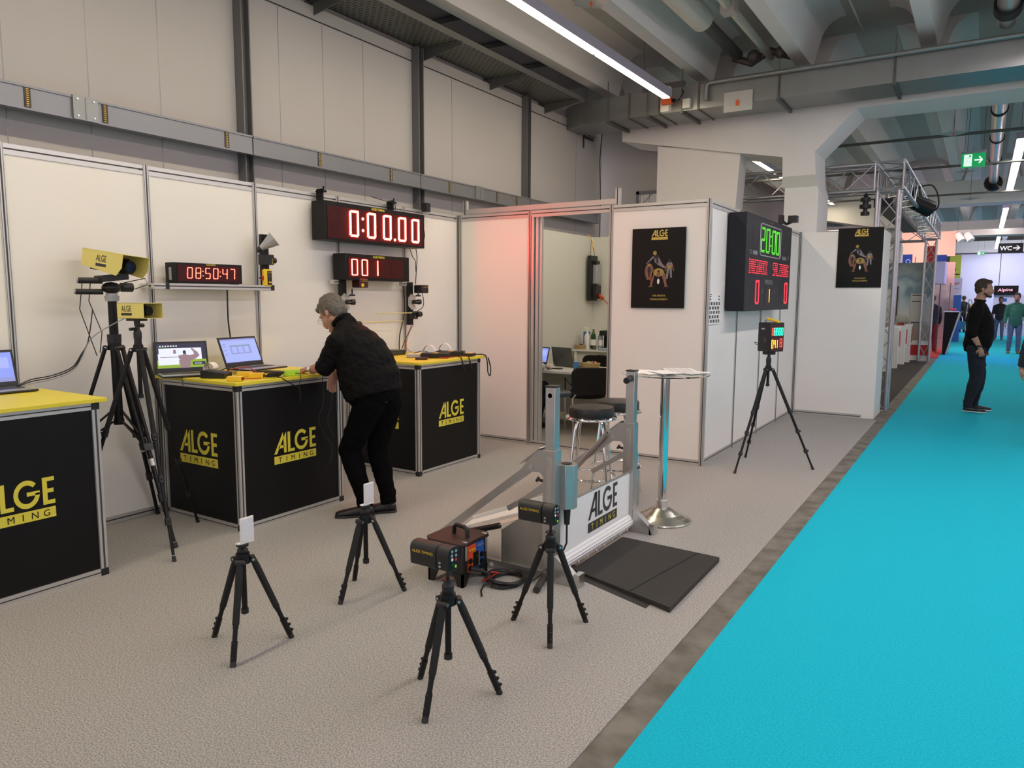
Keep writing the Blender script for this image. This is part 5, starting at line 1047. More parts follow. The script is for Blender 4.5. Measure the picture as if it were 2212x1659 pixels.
def hand_shape(q, w, d, pn, side, curl=.5, k=1):
    """w wrist, d direction to the fingers, pn palm normal, side +1/-1 thumb side"""
    w, d, pn = Vector(w), Vector(d).normalized(), Vector(pn); pn = (pn-d*pn.dot(d)).normalized(); t = d.cross(pn)*side
    M = Matrix((d, t, pn)).transposed(); q.ball(w+d*.048*k, k, n=14, sc=(.052, .040, .018), rot=M); q.cap(w-d*.02*k, .026*k, w+d*.03*k, .024*k)
    for i, L in enumerate((.068, .078, .072, .056)):
        b = w+d*.085*k+t*(.030-.020*i)*k; a = b; ang = 0; dd = d.copy()
        for j, fr in enumerate((.45, .32, .23)):
            ang += curl*(.7+.25*j); dd = (d*math.cos(ang)+pn*math.sin(ang)); e = a+dd*L*fr*k; q.cap(a, (.0100-.0008*j)*k, e, (.0092-.0008*j)*k, n=10); a = e
    b = w+d*.025*k+t*.030*k; e = b+(d*.6+t*.7+pn*.3).normalized()*.036*k; q.cap(b, .013*k, e, .0110*k, n=10); q.cap(e, .0110*k, e+(d*.85+pn*.35+t*.1).normalized()*.032*k, .0095*k, n=10)
def torso_rings(pts, side):
    out = []; s = Vector(side).normalized()
    for i, (c, fd, sw) in enumerate(pts):
        c = Vector(c); a, b = Vector(pts[max(i-1, 0)][0]), Vector(pts[min(i+1, len(pts)-1)][0]); t = (b-a).normalized(); f = s.cross(t).normalized()
        out.append((c, f*fd, s*sw))
    return out
def shoe(t, heel, toe, label_m='blackplastic', sole='blackplastic', up_=.075):
    h, e = Vector(heel), Vector(toe); d = (e-h).normalized(); s = Vector((-d.y, d.x, 0)).normalized(); L = (e-h).length
    q = MB(); 
    q.loft([(h+d*L*a+Z*z, s*w_, (Z*hh)) for a, z, w_, hh in ((.0, .04, .022, .022), (.06, .045, .034, .034), (.25, .048, .038, .038), (.5, .040, .042, .030), (.75, .034, .045, .024), (.93, .028, .036, .019), (1.0, .025, .015, .012))], n=16)
    q.cap(h+d*L*.2+Z*.06, .038, h+d*L*.2+Z*(.06+up_*.6), .036)
    o = fuse(q, 'shoe', t, label_m, .006, 3)
    q = MB(sole); q.loft([(h+d*L*a+Z*.011, s*w_, Z*.011) for a, w_ in ((-.02, .022), (.05, .038), (.25, .042), (.5, .040), (.75, .048), (.93, .038), (1.01, .018))], n=14); q.build('sole', o)
    return o
def person(name, label, J, T=None, group=None, skin='skin', hair='darkhair', shirt='shirtblack', pants='trouserblack', shoes='blackplastic', sole='blackplastic', vox=.008, sleeve=.6, hem=True, sleeve_full=False, beard=None, sk=1.0, bodyscale=1.0):
    """J: joints in the person's frame; T: frame to world"""
    T = T or Matrix(); V = lambda p: T @ Vector(p); D = lambda p: (T.to_3x3() @ Vector(p))
    t = thing(name, label, 'person', T @ Vector(J['base']) if 'base' in J else T.translation[:], group=group)
    side = D(J['side']); sc = bodyscale
    q = MB(); P, M, hf, hs, hu = head_shape(q, V(J['head']), D(J['hf']), D(J['hu']), sk, V(J['neck']))
    q.loft(torso_rings([(V(c), fd*.78, sw*.80) for c, fd, sw in J['torso']], side), n=20)
    for a in 'LR':
        S_, E_, W_ = V(J['S'+a]), V(J['E'+a]), V(J['W'+a]); H_, K_, A_ = V(J['H'+a]), V(J['K'+a]), V(J['A'+a])
        q.cap(S_, .050*sc, E_, .038*sc); q.cap(E_, .039*sc, lerp(E_, W_, .35), .037*sc); q.cap(lerp(E_, W_, .3), .038*sc, W_, .025*sk)
        q.cap(V(J['neck']), .05, S_, .05)
        q.cap(H_, .055*sc, K_, .044*sc); q.cap(K_, .050*sc, lerp(K_, A_, .35), .048*sc); q.cap(lerp(K_, A_, .3), .048*sc, A_, .034)
        q.cap(A_, .03, A_-Z*.04, .03)
        hand_shape(q, W_, D(J['D'+a]), D(J['N'+a]), J.get('T'+a, 1 if a == 'L' else -1), J.get('C'+a, .45), sk)
    body = fuse(q, 'body', t, skin, vox, 3)
    # face
    for g in (-1, 1):
        e = MB('paper'); e.ball(P(.0775, .031*g, .000), .0120*sk, 'eyewhite', 10); e.ball(P(.0850, .031*g, .000), .0064*sk, 'darktext', 8); e.build('eye', body)
        e = MB(hair); e.cap(P(.094, .018*g, .024), .0045*sk, P(.086, .044*g, .022), .0035*sk, n=6); e.build('eyebrow', body)
    e = MB('lip'); e.cap(P(.1025, .018, -.062), .0038*sk, P(.1055, 0, -.061), .005*sk, n=8); e.cap(P(.1025, -.018, -.062), .0038*sk, P(.1055, 0, -.061), .005*sk, n=8); e.build('mouth', body)
    # hair
    q = MB(); q.ball(P(-.024, 0, .048), sk, n=18, sc=(.099, .085, .091), rot=M); q.ball(P(-.055, 0, .0), sk, n=14, sc=(.062, .078, .085), rot=M)
    for g in (-1, 1): q.ball(P(-.020, .058*g, .030), sk, n=12, sc=(.065, .028, .048), rot=M); q.ball(P(.006, .064*g, .012), sk, n=10, sc=(.016, .015, .034), rot=M)
    q.ball(P(.045, 0, .090), sk, n=14, sc=(.042, .055, .028+.01*J.get('quiff', 0)), rot=M)
    if J.get('quiff'): q.ball(P(.072, .01, .078), sk, n=12, sc=(.026, .05, .024), rot=M); q.ball(P(-.02, 0, .10), sk, n=14, sc=(.08, .07, .045), rot=M)
    fuse(q, 'hair', body, hair, .005*sk, 2, .0065*sk, 75, 3, (hu*.75-hf*.66).normalized())
    if beard:
        q = MB()
        for g in (-1, 1): q.cap(P(.008, .054*g, -.060), .018*sk, P(.060, .022*g, -.104), .020*sk); q.cap(P(.100, .020*g, -.050), .006*sk, P(.105, 0, -.049), .006*sk)
        q.ball(P(.080, 0, -.104), .022*sk); fuse(q, 'beard', body, beard, .005*sk, 2, .0015, 60)
    # shirt
    q = MB(); pts = [(V(c), fd, sw) for c, fd, sw in J['torso']]; q.loft(torso_rings(pts[J.get('shirt0', 0):], side), n=24)
    nk = V(J['neck'])
    for a in 'LR':
        S_, E_, W_ = V(J['S'+a]), V(J['E'+a]), V(J['W'+a]); q.cap(nk, .062, S_, .070*sc); q.cap(S_, .074*sc, lerp(S_, E_, .5), .064*sc); q.cap(lerp(S_, E_, .4), .065*sc, E_, .058*sc)
        k = 1 if sleeve_full else J.get('sl'+a, sleeve); q.cap(E_, .058*sc, lerp(E_, W_, .5*k), .053*sc); q.cyl(lerp(E_, W_, .4*k), lerp(E_, W_, k*.92), .053*sc, .040*sc+.012*(1-k), n=16)
    nd = (V(J['head'])-nk).normalized(); q.cap(nk, .074 if 'col' in J else .064, nk+nd*(.042 if 'col' in J else .008), .066 if 'col' in J else .058)
    st = fuse(q, 'shirt', t, shirt, vox, 3, J.get('wr', .007), 11, 5)
    nd = (V(J['head'])-nk).normalized(); cd = hf; q = MB()
    ring = [nk+nd*J.get('col', .010)+(side.normalized()*math.cos(R(i*20))*(.068 if 'col' in J else .062)+cd*math.sin(R(i*20))*(.066 if 'col' in J else .062))*1 for i in range(18)]; q.tube([p+nd*(.012 if i in range(0, 9) else .02) for i, p in enumerate(ring)], .016 if 'col' in J else .012, shirt, closed=True, n=8); q.build('collar', st)
    # trousers
    q = MB(); hp = (V(J['HL'])+V(J['HR']))/2
    q.loft(torso_rings([(c, a*.93, b*.93) for c, a, b in pts[:J.get('belt', 3)]], side), n=20)
    for a in 'LR':
        H_, K_, A_ = V(J['H'+a]), V(J['K'+a]), V(J['A'+a]); q.cap(H_, .098*sc, K_, .068*sc); q.cap(K_, .069*sc, lerp(K_, A_, .4), .066*sc); q.cap(lerp(K_, A_, .35), .066*sc, A_+Z*.02, .056); q.cyl(A_+Z*.06, A_-Z*.035, .058, .060, n=18)
    tr = fuse(q, 'trousers', t, pants, vox, 3, .006, 12, 9)
    for a in 'LR':
        if 'F'+a in J: h, e = J['F'+a]; shoe(t, V(h), V(e), shoes, sole)
    return t, body, st, P
mat('eyewhite', (.45, .40, .37), .3); mat('lip', (.42, .17, .14), .5)
# --- the man leaning on the middle counter
J = dict(base=(-3.70, 3.9, 0), side=(.10, -1, 0), head=(-4.03, 3.885, 1.465), hf=(-.80, -.10, -.60), hu=(-.6, 0, .8), neck=(-3.905, 3.90, 1.39),
    torso=[((-3.63, 3.92, .80), .15, .17), ((-3.665, 3.92, .88), .205, .20), ((-3.695, 3.92, .98), .225, .21), ((-3.735, 3.915, 1.09), .21, .21), ((-3.785, 3.91, 1.19), .185, .205), ((-3.84, 3.905, 1.28), .14, .19), ((-3.885, 3.90, 1.36), .08, .11)],
    SL=(-3.835, 3.745, 1.255), EL=(-3.945, 3.72, 1.085), WL=(-4.125, 3.745, 1.058), DL=(-1, .28, -.05), NL=(.1, .1, -1), CL=.40, TL=1,
    SR=(-3.85, 4.06, 1.25), ER=(-3.93, 4.02, 1.10), WR=(-4.045, 3.90, 1.035), DR=(-.15, -.10, -1), NR=(.7, -.4, 0), CR=.25, TR=-1,
    HL=(-3.635, 3.85, .84), KL=(-3.80, 3.80, .49), AL=(-3.71, 3.85, .11), HR=(-3.60, 3.99, .84), KR=(-3.69, 3.975, .48), AR=(-3.625, 4.01, .11),
    FL=((-3.655, 3.89, 0), (-3.845, 3.69, 0)), FR=((-3.585, 4.05, 0), (-3.775, 3.85, 0)), quiff=1, shirt0=1, belt=3, wr=.010, slR=.85, slL=.28, col=.034)
t, body, st, P = person('person', 'grey-haired person in black shirt and glasses leaning on the middle counter', J, skin='skin', hair='greyhair', vox=.0055, sleeve=.45, bodyscale=1.15)
q = MB('steel'); 
for g in (-1, 1): q.tube([P(.108+.003*math.cos(a), .033*g+.024*math.cos(a), -.004+.017*math.sin(a)) for a in [R(i*30) for i in range(12)]], .0016, closed=True, n=6); q.tube([P(.106, .056*g, .002), P(.05, .075*g, .006), (P(-.01, .080*g, .004))], .0016, n=6)
q.tube([P(.112, .010, -.002), P(.114, 0, .001), P(.112, -.010, -.002)], .0016, n=6); q.build('glasses', body)
w_ = Vector((-4.098, 3.742, 1.058)); d_ = Vector((-1, .12, -.08)).normalized(); q = MB('steel'); q.cyl(w_-d_*.011, w_+d_*.011, .033, n=24); q.cyl(w_+Vector((0, -.030, .010)), w_+Vector((0, -.040, .014)), .019, m='silverplastic', n=20); q.cyl(w_+Vector((0, -.0395, .0138)), w_+Vector((0, -.041, .0143)), .015, m='white', n=20); q.build('wristwatch', body)
q = MB('blackplastic'); rr = torso_rings([((-3.62, 3.93, .93), .222, .212), ((-3.635, 3.93, .965), .224, .214)], J['side'])
# --- person standing in the aisle, profile to the right
def frame(x, y, deg): return Matrix.Translation((x, y, 0)) @ Matrix.Rotation(R(deg), 4, 'Z')
def stand(h=1.8, belly=0, tw=1, arm=(.02, .02), step=.0, hf=(1, 0, 0)):
    k = h/1.8
    def s(*p): return tuple(a*k for a in p)
    a0, a1 = arm
    out = dict(side=(0, 1, 0), head=s(.035, 0, 1.685), hf=hf, hu=(0, 0, 1), neck=s(-.005, 0, 1.50),
        torso=[(s(-.01, 0, .82), .12*k, .14*k), (s(-.005, 0, .92), (.135+belly*.6)*k, .175*k), (s(.01+belly*.4, 0, 1.02), (.13+belly)*k, (.172+belly*.3)*k), (s(.01+belly*.4, 0, 1.14), (.125+belly)*k, (.17+belly*.3)*k), (s(.0+belly*.2, 0, 1.28), (.13+belly*.6)*k, .19*k), (s(-.01, 0, 1.40), .105*k, .18*k), (s(-.008, 0, 1.48), .065*k, .10*k)],
        SL=s(-.015, .20, 1.40), EL=s(-.04+a0, .25, 1.12), WL=s(.02+a0*2.5, .26, .88), DL=(.25, -.05, -1), NL=(.2, -1, 0), CL=.35,
        SR=s(-.015, -.20, 1.40), ER=s(-.04+a1, -.25, 1.12), WR=s(.02+a1*2.5, -.26, .88), DR=(.25, .05, -1), NR=(.2, 1, 0), CR=.35,
        HL=s(-.01, .095, .88), KL=s(.03+step, .11, .49), AL=s(-.03+step*1.5, .12, .10), HR=s(-.01, -.095, .88), KR=s(.03-step*.4, -.11, .49), AR=s(-.03-step, -.12, .10),
        FL=(s(-.08+step*1.5, .12, 0), s(.19+step*1.5, .14, 0)), FR=(s(-.08-step, -.12, 0), s(.19-step, -.14, 0)), belt=2)
    out['torso'] = [(c, a*tw, b*tw) for c, a, b in out['torso']]; return out
j = stand(1.87, .022, 1.14, (.03, .03), .03, hf=(1, -.12, -.04)); j['CR'] = .75; j['CL'] = .7; j['SR'] = (-.045, -.21, 1.44); j['ER'] = (-.085, -.265, 1.14); j['WR'] = (.03, -.27, .925)
t, body, st, P = person('person', 'bearded person in black shirt and dark jeans standing in profile on the turquoise aisle', j, frame(-.03, 12.42, 2), skin='skindark', hair='darkhair', pants='darkjeans', sole='white', vox=.009, sleeve=.30, beard='darkhair', bodyscale=1.25, sk=1.02)
q = MB('blackplastic'); w_ = frame(-.03, 12.42, 2) @ Vector((.018, -.27, .952)); q.cyl(w_-Z*.014, w_+Z*.014, .036, n=20); q.build('wristwatch', body)
# --- farther people
mat('greensweater', (.035, .16, .11), .9, bump=.3, bscale=80); mat('bluejeans', (.10, .14, .24), .85, vary=.4, vscale=7); mat('coatdark', (.02, .02, .026), .9); mat('teeblack', (.025, .022, .028), .85); mat('maroon', (.20, .01, .015), .8); mat('blonde', (.45, .30, .12), .8); mat('bagblue', (.02, .14, .28), .7); mat('tanshoe', (.22, .13, .06), .7)
j = stand(1.80, .01, 1, (.02, .02), .0, hf=(1, -.35, -.1)); person('person', 'person in a green sweater and blue jeans walking towards the camera', j, frame(.86, 26.9, -85), hair='darkhair', shirt='greensweater', pants='bluejeans', shoes='tanshoe', vox=.012, sleeve_full=True, beard='darkhair')
j = stand(1.72, .0, 1, (.0, .05), .04, hf=(1, .1, 0)); person('person', 'person in a black tee shirt and grey jeans behind the bearded one', j, frame(.62, 36.0, -95), hair='darkhair', shirt='teeblack', pants='bluejeans', shoes='tanshoe', vox=.014, sleeve=.1, beard='darkhair')
j = stand(1.80, .02, 1, (.02, .0), .06); t, b_, s_, P = person('person', 'person in a dark coat seen from behind carrying a blue bag', j, frame(-.80, 43.0, 75), hair='darkhair', shirt='coatdark', pants='darkjeans', vox=.014, sleeve_full=True)
j = stand(1.70, .0, 1, (.02, .0), .05); person('person', 'person in a tan top walking right of the one with the blue bag', j, frame(-.30, 43.5, 80), hair='maroon', shirt='blonde', pants='darkjeans', vox=.014, sleeve_full=True)
q = MB('bagblue'); q.prism([(-1.12, 42.72, .16), (-.62, 42.72, .16), (-.68, 42.72, .56), (-1.06, 42.72, .56)], (0, .14, 0)); b_ = tag(q.build('shopping_bag', bevel=.01), 'blue shopping bag carried by the person in the dark coat', 'bag'); MB('paper').tube([(-.98, 42.78, .56), (-.92, 42.8, .80), (-.84, 42.8, .82), (-.78, 42.78, .56)], .012).build('strap', b_)
j = stand(1.72, .02, 1, (.06, .06), .08, hf=(1, 0, -.2)); person('person', 'person in a dark jacket with red trousers half behind the far truss column', j, frame(-1.33, 26.6, 100), hair='darkhair', shirt='coatdark', pants='maroon', vox=.014, sleeve_full=True)
# arm and hip of somebody just outside the right edge
j = stand(1.80, .02, 1, (.0, .03), .0); j['EL'] = (-.05, .30, 1.10); j['WL'] = (.02, .34, .86); person('person', 'person in black at the right picture edge, only a sleeve and hand in view', j, frame(1.385, 13.0, 5) if False else frame(.735, 9.6, 88), hair='darkhair', shirt='coatdark', pants='trouserblack', vox=.012, sleeve_full=True)
# ------------------------------------------------------------------ cabin interior
def desk():
    t = thing('desk', 'white desk inside the cabin doorway', 'desk', (-4.3, 8.0, 0))
    MB('white').box(-4.97, -3.40, 7.68, 8.50, .69, .72).build('desk_top', t, bevel=.002)
    MB('creamwall').box(-4.95, -3.42, 8.44, 8.46, .10, .69).build('back_panel', t, smooth=False)
    for x in (-4.93, -3.44):
        for y in (7.72, 8.40): MB('alu').box(x-.02, x+.02, y-.02, y+.02, 0, .69).build('leg', t, smooth=False)
desk()
t = thing('sideboard', 'white side table with drinks against the cabin back wall', 'table', (-4.5, 9.75, 0))
MB('white').box(-4.99, -4.0, 9.5, 10.15, .825, .85).build('top', t, bevel=.002)
MB('creamwall').box(-4.97, -4.05, 9.56, 10.1, .30, .82).build('cupboard', t, smooth=False)
MB('black').box(-4.62, -4.50, 9.553, 9.56, .66, .78).build('control_panel', t, smooth=False)
for x in (-4.95, -4.04):
    for y in (9.54, 10.1): MB('white').box(x-.02, x+.02, y-.02, y+.02, 0, .825).build('leg', t, smooth=False)
def bottle(x, y, z, r, h, m, label, capm='white', spray=False, name='bottle'):
    t = thing(name, label, 'bottle', (x, y, z))
    q = MB(m); q.lathe((x, y, z), [(r*.9, 0), (r, .01), (r, h*.58), (r*.75, h*.70), (r*.32, h*.80), (r*.3, h*.92)], n=18); q.build('body', t)
    q = MB(capm); q.cyl((x, y, z+h*.92), (x, y, z+h), r*.36, n=12)
    if spray: q.box(x-.05, x+.02, y-.012, y+.012, z+h*.97, z+h*1.05)
    q.build('cap', t)
    if m != 'white': MB('paper').cyl((x, y, z+h*.18), (x, y, z+h*.45), r*1.02, n=18, caps=False).build('bottle_label', t)
mat('clearplastic', (.55, .66, .70), .15, trans=.5); mat('bluecarton', (.06, .22, .50), .45)
mx = MB('bluecarton').box(-4.93, -4.85, 9.72, 9.80, .85, 1.07).prism([(-4.93, 9.72, 1.07), (-4.85, 9.72, 1.07), (-4.85, 9.80, 1.07), (-4.93, 9.80, 1.07)], (0, .0, .03)).build('drink_carton', bevel=.006); tag(mx, 'blue drinks carton on the cabin side table', 'carton')
bottle(-4.83, 9.66, .851, .045, .30, 'white', 'white spray bottle on the cabin side table', spray=True)
bottle(-4.735, 9.66, .851, .038, .32, 'greenbottle', 'green wine bottle on the cabin side table')
bottle(-4.68, 9.78, .851, .035, .29, 'clearplastic', 'clear water bottle right of the green one in the cabin')
bottle(-4.79, 9.80, .851, .030, .26, 'clearplastic', 'small clear bottle between the white spray bottle and the green one', 'red')
def basket(x, y, z, w_, d_, h_, label):
    t = thing('basket', label, 'basket', (x, y, z)); q = MB('wicker'); rings = []
    for k in range(7): f = 1+.06*(k % 2)+.12*k/6; rings.append(((x, y, z+h_*k/6), (w_/2*f, 0, 0), (0, d_/2*f, 0)))
    q.loft(rings, n=20); q.build('weave', t)
    q = MB('slot'); random.seed(int(x*100) & 255)
    for k in range(7): q.ball((x+random.uniform(-.3, .3)*w_, y+random.uniform(-.3, .3)*d_, z+h_), .018, random.choice(['darktext', 'gadgetyellow', 'red', 'silverplastic']), 8)
    q.build('snack', t)
basket(-4.90, 9.57, .851, .16, .10, .06, 'small wicker basket of sweets at the front of the cabin side table')
basket(-4.07, 8.22, .721, .24, .16, .07, 'wicker basket on the desk in the cabin doorway')
t = thing('coffee_machine', 'black coffee machine on the cabin side table', 'coffee machine', (-4.58, 9.85, .85))
q = MB('blackplastic'); q.box(-4.67, -4.47, 9.75, 9.98, .851, .88); q.box(-4.67, -4.47, 9.88, 9.98, .88, 1.08); q.box(-4.67, -4.47, 9.72, 9.98, 1.05, 1.12); q.build('housing', t, bevel=.005)
MB('clearplastic').cyl((-4.52, 9.79, .885), (-4.52, 9.79, 1.0), .045, n=18).build('jug', t)
tag(MB('gadgetyellow').lathe((-4.66, 9.56, .851), [(.02, 0), (.027, .05)], 'figbrown').build('paper_cup'), 'small brown paper cup beside the green bottle', 'cup')
tag(MB('red').box(-4.75, -4.42, 9.50, 9.72, .8505, .856).build('serving_tray', bevel=.002), 'red serving tray under the bottles in the cabin', 'tray') if False else None
tag(MB('scrbag').box(-4.60, -4.42, 9.52, 9.62, .851, .88).build('snack_bag', bevel=.012), 'pale blue packet lying on the cabin side table', 'packet') if mat('scrbag', (.35, .45, .58), .5) else None
t = thing('mug', 'blue patterned tin with a wire handle on the cabin desk', 'tin', (-4.17, 8.05, .721)); MB('bluecarton').lathe((-4.17, 8.05, .721), [(.035, 0), (.038, .01), (.035, .085)]).build('cup', t); MB('silverplastic').tube([(-4.205, 8.05, .80), (-4.19, 8.05, .85), (-4.15, 8.05, .855), (-4.135, 8.05, .80)], .003).build('handle', t)
tag(MB('black').box(-4.44, -4.30, 7.88, 7.95, .721, .73).build('mobile_phone', bevel=.003), 'black phone lying on the cabin desk', 'phone')
laptop('laptop with a blue screen before the seated person in the cabin', (-4.98, 8.28), (-4.68, 8.20), .7205, 105, scene=0)
# grey laptop seen from behind its lid
mat('lidgrey', (.10, .105, .10), .4, .4)
t, (hl, hr, u_, f_, v_, n_) = laptop('grey laptop with a slanted brand mark on its lid, facing away on the cabin desk', (-4.27, 8.16), (-4.62, 8.29), .7205, 100, depth=.24, H=.235, m='lidgrey', deck='lidgrey', scene=3)
q = MB('black'); c = (hl+hr)/2+Z*.018+v_*.12-n_*.0085
q.add([c+u_*.016+v_*.018, c-u_*.016+v_*.018, c-u_*.002+v_*.004, c+u_*.010+v_*.004][::-1], [(0, 1, 2, 3)]); q.add([c+u_*.004-v_*.004, c-u_*.008-v_*.004, c-u_*.014-v_*.018, c+u_*.018-v_*.018], [(0, 1, 2, 3), (3, 2, 1, 0)]); q.build('lid_mark', t, smooth=False)
def office_chair(label, x, y, ang, arms=True):
    t = thing('office_chair', label, 'chair', (x, y, 0), group='black office chairs'); M = Matrix.Translation((x, y, 0)) @ Matrix.Rotation(R(ang), 4, 'Z')   # faces local +x
    q = MB('fabricblack', M); q.loft([((0, 0, .43+dz), (.235*s_, 0, 0), (0, .235*s_, 0)) for dz, s_ in ((0, .90), (.012, 1.02), (.05, 1.05), (.065, .95))], n=28); q.build('seat', t)
    q = MB('fabricblack', M); P = []
    for cy, cz, a0 in ((.15, .72, 0), (-.15, .72, 90), (-.14, .56, 180), (.14, .56, 270)):
        for a in (0, 22, 45, 67, 90): P.append((-.25, cy+.08*math.cos(R(a0+a)), cz+.08*math.sin(R(a0+a))))
    q.prism(P, (-.045, 0, 0)); q.build('backrest', t, bevel=.012)
    for sy in (-1, 1):
        q = MB('chrome', M); q.tube([(-.22, sy*.19, 0), (-.215, sy*.20, .25), (-.22, sy*.205, .44), (-.262, sy*.15, .52), (-.27, sy*.12, .62)], .011, n=10); q.build('leg', t)
        q = MB('chrome', M); q.tube([(.22, sy*.20, 0), (.20, sy*.215, .40), (.14, sy*.225, .60), (.10, sy*.225, .635)], .011, n=10); q.build('leg', t)
        if arms: q = MB('blackplastic', M); q.tube([(.14, sy*.225, .635), (0, sy*.23, .645), (-.20, sy*.21, .60)], .016, n=8); q.build('armrest', t)
    q = MB('chrome', M); q.cyl((.20, -.21, .40), (.20, .21, .40), .009); q.build('cross_bar', t)
office_chair('black office chair in front of the desk, its back to the cabin doorway', -3.885, 7.755, 129)
office_chair('black office chair behind the cabin desk, only its backrest showing', -4.40, 8.98, -80)
office_chair('black office chair under the person seated in the cabin', -4.62, 7.40, 88, False)
mat('paleshirt', (.50, .58, .66), .8)
J = dict(base=(-4.62, 7.15, 0), side=(-1, 0, 0), head=(-4.62, 7.22, 1.20), hf=(.1, 1, -.25), hu=(0, .2, 1), neck=(-4.62, 7.16, 1.04),
    torso=[((-4.62, 7.12, .48), .12, .16), ((-4.62, 7.11, .56), .13, .17), ((-4.62, 7.11, .68), .12, .165), ((-4.62, 7.12, .82), .12, .18), ((-4.62, 7.135, .94), .10, .18), ((-4.62, 7.15, 1.02), .06, .10)],
    SL=(-4.81, 7.14, .95), EL=(-4.86, 7.28, .74), WL=(-4.76, 7.50, .785), DL=(0, 1, -.1), NL=(0, 0, -1), SR=(-4.43, 7.14, .95), ER=(-4.38, 7.30, .775), WR=(-4.395, 7.52, .80), DR=(.1, 1, -.15), NR=(0, 0, -1), CR=.3,
    HL=(-4.70, 7.16, .50), KL=(-4.76, 7.56, .52), AL=(-4.74, 7.58, .10), HR=(-4.54, 7.16, .50), KR=(-4.44, 7.54, .52), AR=(-4.50, 7.50, .10), FL=((-4.74, 7.52, 0), (-4.75, 7.80, 0)), FR=((-4.50, 7.44, 0), (-4.48, 7.72, 0)), belt=2)
def shift(v):
    if isinstance(v, tuple) and len(v) == 3 and all(isinstance(a, (int, float)) for a in v): return (v[0]+.0, v[1]+.18, v[2])
    if isinstance(v, tuple) and len(v) == 2: return tuple(shift(a) for a in v)
    return v
J = {k: (v if k in ('side', 'hf', 'hu', 'DL', 'NL', 'DR', 'NR') else ([(shift(c), a, b) for c, a, b in v] if k == 'torso' else shift(v))) for k, v in J.items()}
J['WR'] = (-4.44, 7.70, .765); J['WL'] = (-4.82, 7.72, .77)
person('person', 'person seated in the cabin, only hand, pale sleeve and jeans knee in view', J, shirt='paleshirt', pants='darkjeans', vox=.009, sleeve_full=True)
t = thing('distribution_board', 'black power distribution board with meters on the cabin wall', 'power board', (-4.98, 10.05, 1.55))
MB('blackplastic').box(-4.99, -4.93, 9.94, 10.16, 1.55, 2.215).build('backboard', t, bevel=.003)
MB('silverplastic').box(-4.93, -4.86, 10.0, 10.14, 1.80, 2.08).build('meter', t, bevel=.006); MB('blackplastic').box(-4.93, -4.86, 9.99, 10.15, 1.58, 1.78).box(-4.93, -4.87, 10.0, 10.12, 2.09, 2.14).build('breaker_box', t, bevel=.005)
MB('orangered').cyl((-4.86, 10.10, 1.63), (-4.80, 10.08, 1.58), .03, n=12).build('plug', t); MB('slot').tube([(-4.96, 9.97, 2.21), (-4.98, 10.04, 2.46), (-4.96, 10.13, 2.21)], .004).build('hanging_cord', t)
cable([(-4.80, 10.08, 1.58), (-4.72, 10.10, 1.50), (-4.66, 10.12, 1.3), (-4.66, 10.12, 1.0), (-4.68, 10.13, .86)], .008, 'orangered', 'orange power cable hanging from the distribution board')
cable([(-4.98, 9.99, 2.20), (-4.96, 10.05, 2.35), (-4.98, 10.02, 2.48), (-5.02, 10.0, 2.52)], .006, 'gadgetyellow', 'yellow cable looping from the cabin wall top into the distribution board')
cable([(-4.55, 7.45, .72), (-4.52, 7.48, .5), (-4.50, 7.50, .3), (-4.5, 7.55, .1), (-4.6, 7.6, .01)], .004, 'blackplastic', 'black cable hanging under the cabin desk')

# ------------------------------------------------------------------ truss of the neighbouring booth
def truss(name, label, p, q_, s, e1, e2, step=.36, group='truss pieces'):
    p, q_, e1, e2 = Vector(p), Vector(q_), Vector(e1), Vector(e2); t = thing(name, label, 'truss', p[:], group=group); L = (q_-p).length; d = (q_-p)/L
    cs = [p+e1*(a*s/2)+e2*(b*s/2) for a, b in ((-1, -1), (1, -1), (1, 1), (-1, 1))]
    for c in cs: MB('trussalu').cyl(c, c+d*L, .025, n=12).build('chord', t)
    n = max(2, round(L/step)); k = L/n; 
    for i in range(4):
        m = MB('trussalu'); a, b = cs[i], cs[(i+1) % 4]
        for j in range(n):
            A, B = (a, b) if j % 2 else (b, a); m.cyl(A+d*k*j, B+d*k*(j+1), .009, n=7)
        m.cyl(a, b, .012, n=8); m.cyl(a+d*L, b+d*L, .012, n=8); m.build('lacing', t)
mat('trussalu', (.50, .49, .52), .32, .85)
truss('truss_column', 'aluminium truss column standing next to the end wall with the poster', (-1.22, 11.86, 0), (-1.22, 11.86, 3.10), .27, X, Y)
truss('truss_column', 'far aluminium truss column at the back corner of the neighbouring booth', (-1.22, 22.02, 0), (-1.22, 22.02, 3.12), .24, X, Y, .42)
truss('truss_beam', 'aluminium truss beam running away along the aisle above the neighbouring booth', (-1.22, 11.72, 3.32), (-1.22, 22.2, 3.34), .36, X, Z, .40)
truss('truss_beam', 'aluminium truss beam crossing behind the concrete pillar', (-4.9, 11.88, 3.30), (-1.40, 11.88, 3.30), .36, Y, Z, .38)
truss('truss_column', 'truss column behind the small wall opening left of the pillar', (-4.6, 12.0, 0), (-4.6, 12.0, 3.10), .27, X, Y, .3)
truss('truss_beam', 'far truss beam crossing at the back of the neighbouring booth', (-5.0, 22.45, 3.30), (-1.4, 22.45, 3.30), .34, Y, Z, .45)
t = thing('moving_head_light', 'black moving head stage light hanging from the truss above the neighbouring booth', 'stage light', (-1.05, 14.6, 3.2))
MB('blackplastic').cyl((-1.10, 14.5, 3.46), (-1.05, 14.6, 3.28), .09, n=16).build('yoke', t); MB('blackplastic').cyl((-1.12, 14.4, 3.25), (-.86, 14.6, 3.12), .12, .14, n=18).build('head', t); MB('silverplastic').bar((-1.0, 14.5, 3.17), (-.84, 14.6, 3.06), .02, .03).build('bracket', t)
